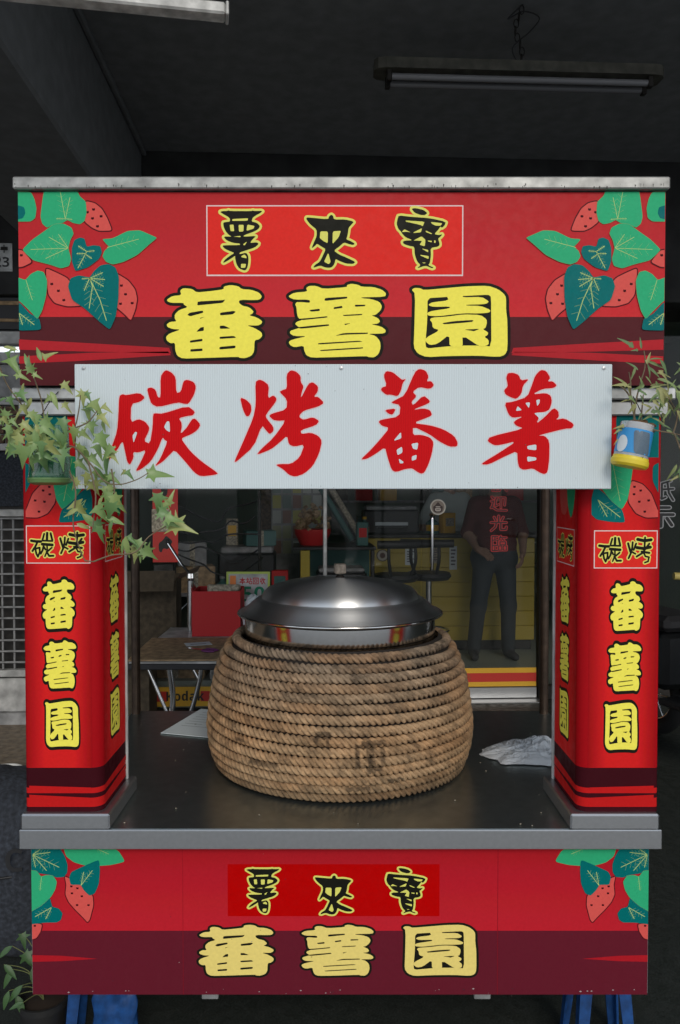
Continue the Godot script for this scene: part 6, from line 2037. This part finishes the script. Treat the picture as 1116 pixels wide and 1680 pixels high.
	part(left, "hanging_wire", tube_mesh([Vector3(-0.04, 0.055, -0.012), Vector3(-0.02, 0.12, -0.06), Vector3(-0.01, 0.145, -0.086)], 0.0011, 0.0011, 5), M.black_metal)
	# right: slender leaves in a tilted cup
	var u2 := 0.00137 / 4.94
	var right := thing("hanging_plant", "slender-leaved plant in a blue-labelled cup with yellow base hung at the right pillar", "potted plant", Transform3D(Basis(), Vector3(0.652, 1.604, 0.09)))
	var tilt := Basis(Vector3.BACK, -0.20) * Basis.from_scale(Vector3(0.9, 1.0, 0.9))
	var cup := part(right, "cup", lathe_mesh([Vector2(0.0, -0.040), Vector2(0.040, -0.040), Vector2(0.0415, -0.030), Vector2(0.0395, 0.045), Vector2(0.0385, 0.045), Vector2(0.0405, -0.030), Vector2(0.0, -0.037)], Vector3.ZERO, 44), M.clear_cup)
	cup.basis = tilt
	part(cup, "label", lathe_mesh([Vector2(0.0420, -0.024), Vector2(0.0404, 0.030)], Vector3.ZERO, 44), M.label_blue)
	part(cup, "base_ring", lathe_mesh([Vector2(0.0, -0.0525), Vector2(0.040, -0.0525), Vector2(0.045, -0.047), Vector2(0.0452, -0.038), Vector2(0.0425, -0.034), Vector2(0.0425, -0.030)], Vector3.ZERO, 44), M.cup_yellow)
	# printed pale oval and grey panel follow the cup's curve
	for a in [[-1.05, 0.36, -0.006, 0.019, "paper"], [0.16, 0.52, 0.001, 0.025, "panel_print"]]:
		var st := surface()
		var P := func(w: float, f: float) -> Vector3:
			var cw := cos(w)
			var sw := sin(w)
			if a[4] == "panel_print":
				cw = signf(cw) * pow(absf(cw), 0.25)
				sw = signf(sw) * pow(absf(sw), 0.25)
			var ang: float = a[0] + a[1] * cw * f - (0.12 * sw * f if a[4] == "panel_print" else 0.0)
			var y: float = a[2] + a[3] * sw * f
			var r := 0.0427 - 0.0016 * (y + 0.024) / 0.054
			return Vector3(sin(ang) * r, y, cos(ang) * r)
		for i in 20:
			for ringed in 6:
				var u := TAU * i / 20.0
				var v := TAU * (i + 1) / 20.0
				var f0 := ringed / 6.0
				var f1 := (ringed + 1) / 6.0
				var mid: Vector3 = P.call(u, f1)
				quad(st, P.call(u, f0), P.call(u, f1), P.call(v, f1), P.call(v, f0), Vector3(mid.x, 0, mid.z).normalized())
		part(cup, "label_patch", st.commit(), M[a[4]])
	part(cup, "sediment", lump_mesh(Vector3(0.003, -0.030, 0.012), Vector3(0.026, 0.009, 0.024), 15, 0.4), M.soil)
	part(cup, "root", lump_mesh(Vector3(0.006, 0.038, 0.004), Vector3(0.030, 0.014, 0.028), 16, 0.5), M.root_wood)
	var slim := [slim_leaf(0), slim_leaf(1), slim_leaf(2)]
	spots.clear()
	var put2 := func(text: String):
		for w in text.split(" ", false):
			var v := w.split(",")
			spots.append([float(v[0]) - 395.0, float(v[1]) - 905.0, float(v[2]), float(v[3])])
	put2.call("340,95,150,-2.2 410,120,100,-3.0 370,172,70,-1.5 465,240,120,2.9 530,285,140,1.2 590,310,140,0.6 520,335,130,0.9 340,300,110,-2.4 365,350,110,-0.3 290,400,110,-2.2 330,440,70,-1.0 240,450,120,-1.6 320,480,90,0.2 420,430,100,-2.7 450,415,80,0.8 620,420,170,1.3 570,440,150,1.7 660,470,150,0.9 690,430,90,2.6")
	put2.call("560,530,160,0.3 610,520,170,0.8 650,560,130,-0.6 690,580,150,0.4 480,560,110,-1.0 430,620,100,-2.0 640,640,150,0.1 600,680,120,-0.7 560,720,110,1.2 520,660,100,1.7 450,650,90,2.4 740,310,130,-0.9 765,340,120,0.2 720,300,80,-2.3 760,470,110,0.9 755,640,130,0.1 700,690,110,0.6")
	put2.call("270,770,110,-1.5 260,800,90,-1.0 620,760,130,1.3 680,830,140,1.0 740,850,120,0.9 735,1110,150,-0.8 700,1130,150,-0.5 760,1120,130,0.3 690,1170,120,-1.1 740,1080,110,-1.4 770,1180,110,0.6 240,890,70,-0.6 300,460,80,-1.9 500,470,100,1.9 400,520,80,-2.2 350,560,90,0.9 330,640,100,-0.6 410,560,90,0.4 470,700,90,-1.2")
	put2.call("480,330,110,0.3 560,380,130,0.9 600,360,120,1.4 640,520,140,0.3 580,590,130,0.6 530,600,110,1.1 500,540,110,0.2 460,560,90,-0.8 660,620,130,0.7 620,590,130,-0.3 680,650,120,0.2 700,540,130,0.8 740,560,120,-0.2 740,480,110,1.2 560,650,100,0.4 600,740,110,1.0 640,700,120,0.3 720,760,110,0.7 430,500,90,1.2 390,470,90,-1.1 370,620,90,-0.3 320,560,90,-1.5 415,690,80,-0.5 480,610,100,0.9 750,720,120,0.4 765,580,130,0.6 700,610,120,-0.5 540,470,110,0.4 620,470,120,0.2 500,250,100,1.8 755,1060,120,0.3 715,1160,120,0.1 770,1130,120,-0.4")
	hang_leaves(right, spots, slim, "slim_leaf", u2, func(x, y): return 0.03 + 0.015 * sin(x * 0.02) + rng.randf_range(-0.02, 0.025))
	var W2 := func(x: float, y: float, z: float) -> Vector3: return Vector3((x - 395.0) * u2, -(y - 905.0) * u2, z)
	var runs2 := [
		[[380, 760, 0.005], [385, 600, 0.01], [410, 450, 0.015], [445, 300, 0.02], [435, 180, 0.02]],
		[[400, 760, 0.005], [350, 560, 0.01], [345, 420, 0.01], [330, 340, 0.01]],
		[[430, 770, 0.01], [430, 640, 0.015], [440, 520, 0.015]],
		[[450, 780, 0.01], [560, 810, 0.02], [680, 830, 0.02], [790, 860, 0.02]],
		[[680, 830, 0.02], [720, 930, 0.02], [760, 1050, 0.02], [770, 1090, 0.02]],
		[[670, 830, 0.02], [700, 720, 0.02], [720, 520, 0.02], [750, 380, 0.02], [770, 340, 0.02]],
		[[700, 660, 0.02], [640, 560, 0.02], [600, 500, 0.02]],
		[[385, 600, 0.01], [300, 480, 0.01], [230, 440, 0.01]],
	]
	for r in runs2:
		var pts := []
		for v in r:
			pts.append(W2.call(v[0], v[1], v[2] + 0.006))
		part(right, "stem", tube_mesh(bezier(pts, 5), 0.0021, 0.0012, 6), M.stem)
	part(right, "hanging_wire", tube_mesh([Vector3(0.035, 0.045, -0.015), Vector3(0.03, 0.09, -0.055), Vector3(0.03, 0.115, -0.086)], 0.0011, 0.0011, 5), M.black_metal)


# ------------------------------------------------------------------ under and beside the stall
func plastic_stool(at: Vector3, turn: float, label: String, k0 := 0.62) -> void:
	var s := thing("plastic_stool", label, "stool", Transform3D(Basis(Vector3.UP, turn), at), "blue stools that carry the stall")
	part(s, "seat", span(Vector3(-0.105 * k0, 0.245, -0.105 * k0), Vector3(0.105 * k0, 0.267, 0.105 * k0), 0.008), M.blue_plastic)
	for a in [[-1, -1], [1, -1], [1, 1], [-1, 1]]:
		var st := surface()
		# an L-shaped leg that spreads towards the floor
		for k in 2:
			var p := []
			for y in [0.246, 0.0]:
				var spread := (0.100 if y > 0.1 else 0.128) * k0
				var width := (0.055 if y > 0.1 else 0.038) * k0
				var c := Vector3(a[0] * spread, y, a[1] * spread)
				var d := Vector3(-a[0] * width, 0, 0) if k == 0 else Vector3(0, 0, -a[1] * width)
				p.append(c)
				p.append(c + d)
			var t := Vector3(0, 0, -a[1] * 0.006) if k == 0 else Vector3(-a[0] * 0.006, 0, 0)
			quad(st, p[0], p[1], p[3], p[2], -t)
			quad(st, p[0] + t, p[1] + t, p[3] + t, p[2] + t, t)
			quad(st, p[1], p[1] + t, p[3] + t, p[3], Vector3(-a[0], 0, 0) if k == 0 else Vector3(0, 0, -a[1]))
			quad(st, p[2], p[3], p[3] + t, p[2] + t, Vector3.DOWN)
		part(s, "leg", st.commit(), M.blue_plastic)
	for k in 4:
		part(s, "apron", box_mesh(Vector3(0, 0.228, 0.1025 * k0).rotated(Vector3.UP, k * PI / 2), Vector3(0.20 * k0, 0.032, 0.005), 0.001, Basis(Vector3.UP, k * PI / 2)), M.blue_plastic)


func build_below() -> void:
	plastic_stool(Vector3(0.695, 0.0, -0.25), 0.0, "blue plastic stool under the right end of the stall")
	plastic_stool(Vector3(-0.655, 0.0, -0.27), 0.1, "blue plastic stool under the left end of the stall")
	var bag := thing("blue_bag", "crumpled blue plastic bag hanging at the left stool under the stall", "bag", Transform3D(Basis(), Vector3(-0.575, 0.0, -0.15)))
	part(bag, "bag", lump_mesh(Vector3(0, 0.155, 0), Vector3(0.055, 0.11, 0.02), 31, 0.35), M.blue_plastic)
	part(bag, "knot", lump_mesh(Vector3(-0.01, 0.262, 0), Vector3(0.014, 0.018, 0.010), 32, 0.4), M.blue_plastic)
	# dark plant pot and plant at the left foot
	var pot := thing("black_plant_pot", "black pot with a dim leafy plant standing at the left foot of the stall", "potted plant", Transform3D(Basis.from_scale(Vector3.ONE * 0.56), Vector3(-0.80, 0.0, -0.25)))
	part(pot, "pot", lathe_mesh([Vector2(0, 0.0), Vector2(0.085, 0.0), Vector2(0.115, 0.21), Vector2(0.125, 0.215), Vector2(0.125, 0.245), Vector2(0.113, 0.245), Vector2(0.108, 0.215), Vector2(0.0, 0.21)], Vector3.ZERO, 48), M.black_pot)
	part(pot, "soil", lathe_mesh([Vector2(0.109, 0.212), Vector2(0.06, 0.224), Vector2(0.0, 0.228)], Vector3.ZERO, 32), M.soil)
	var broad := lobed_leaf(3)
	var wide := lobed_leaf(2)
	for a in [[-0.06, 0.36, 0.10, 0.10, -0.7], [-0.10, 0.30, 0.08, 0.11, 0.5], [-0.03, 0.42, 0.06, 0.09, 0.2], [-0.13, 0.40, 0.04, 0.10, -0.4], [-0.08, 0.47, 0.03, 0.10, 0.8], [-0.14, 0.50, 0.02, 0.09, -0.9], [-0.05, 0.29, 0.12, 0.07, -1.3], [-0.12, 0.34, 0.11, 0.09, -0.2], [-0.10, 0.55, 0.0, 0.08, 0.3], [-0.16, 0.44, 0.07, 0.09, 0.9]]:
		var tip := Vector3(sin(a[4]), -0.75 * cos(a[4]), 0.35).normalized()
		var face := Vector3(0.2, 0.8, 0.7)
		face = (face - tip * face.dot(tip)).normalized()
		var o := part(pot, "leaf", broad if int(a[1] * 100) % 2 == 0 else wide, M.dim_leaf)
		o.transform = Transform3D(Basis(face.cross(tip), face, tip) * Basis.from_scale(Vector3.ONE * a[3]), Vector3(a[0], a[1], a[2]))
		part(pot, "stem", tube_mesh(bezier([Vector3(0.0, 0.225, 0.0), Vector3(a[0] * 0.4, 0.225 + (a[1] - 0.22) * 0.7, a[2] * 0.3), Vector3(a[0], a[1], a[2])], 5), 0.003, 0.0018, 6), M.green_stem)
	# bundle in a dark printed cloth behind it
	var b := thing("cloth_bundle", "dark grey cloth bundle with black lettering beside the left end of the stall", "bundle", Transform3D(Basis(), Vector3(-1.09, 0.0, -0.78)))
	part(b, "bundle", lump_mesh(Vector3(0, 0.27, 0), Vector3(0.20, 0.275, 0.20), 44, 0.16, 0.6), M.dark_cloth)
	part(b, "rubber_band", tube_mesh(ring_points(0.215, 0.30, 32), 0.004, 0.004, 5), M.black_plastic)
	text(b, "C", 0.10, Vector3(0.088, 0.365, 0.232), M.black_plastic)
	# loops of white cable on the paving
	var w := thing("white_cable", "loops of white cable lying on the paving left of the stall", "cable", Transform3D())
	var line := []
	for i in 40:
		var f := i / 39.0
		var swing := f * 24.0
		line.append(Vector3(-1.78 + 0.10 * f + (0.13 + 0.04 * sin(f * 5.0)) * cos(swing), 0.012 + 0.006 * (i % 3) + 0.012 * absf(sin(swing * 0.5)), CAMERA_Z - 4.05 + 0.10 * f + (0.17 + 0.05 * cos(f * 7.0)) * sin(swing)))
	line.append_array([Vector3(-1.60, 0.012, CAMERA_Z - 3.75), Vector3(-1.52, 0.012, CAMERA_Z - 3.60), Vector3(-1.44, 0.012, CAMERA_Z - 3.42)])
	part(w, "cable", tube_mesh(bezier(line, 5), 0.0075, 0.0075, 7), M.white_cable)
	var line2 := []
	for i in 16:
		var f := i / 15.0
		line2.append(Vector3(-2.3 + 0.85 * f, 0.012, CAMERA_Z - 3.85 + 0.14 * sin(f * 7.0)))
	part(w, "cable", tube_mesh(bezier(line2, 5), 0.0075, 0.0075, 7), M.white_cable)
	part(w, "plug", box_mesh(Vector3(-1.42, 0.02, CAMERA_Z - 3.39), Vector3(0.05, 0.028, 0.04), 0.006), M.white_cable)
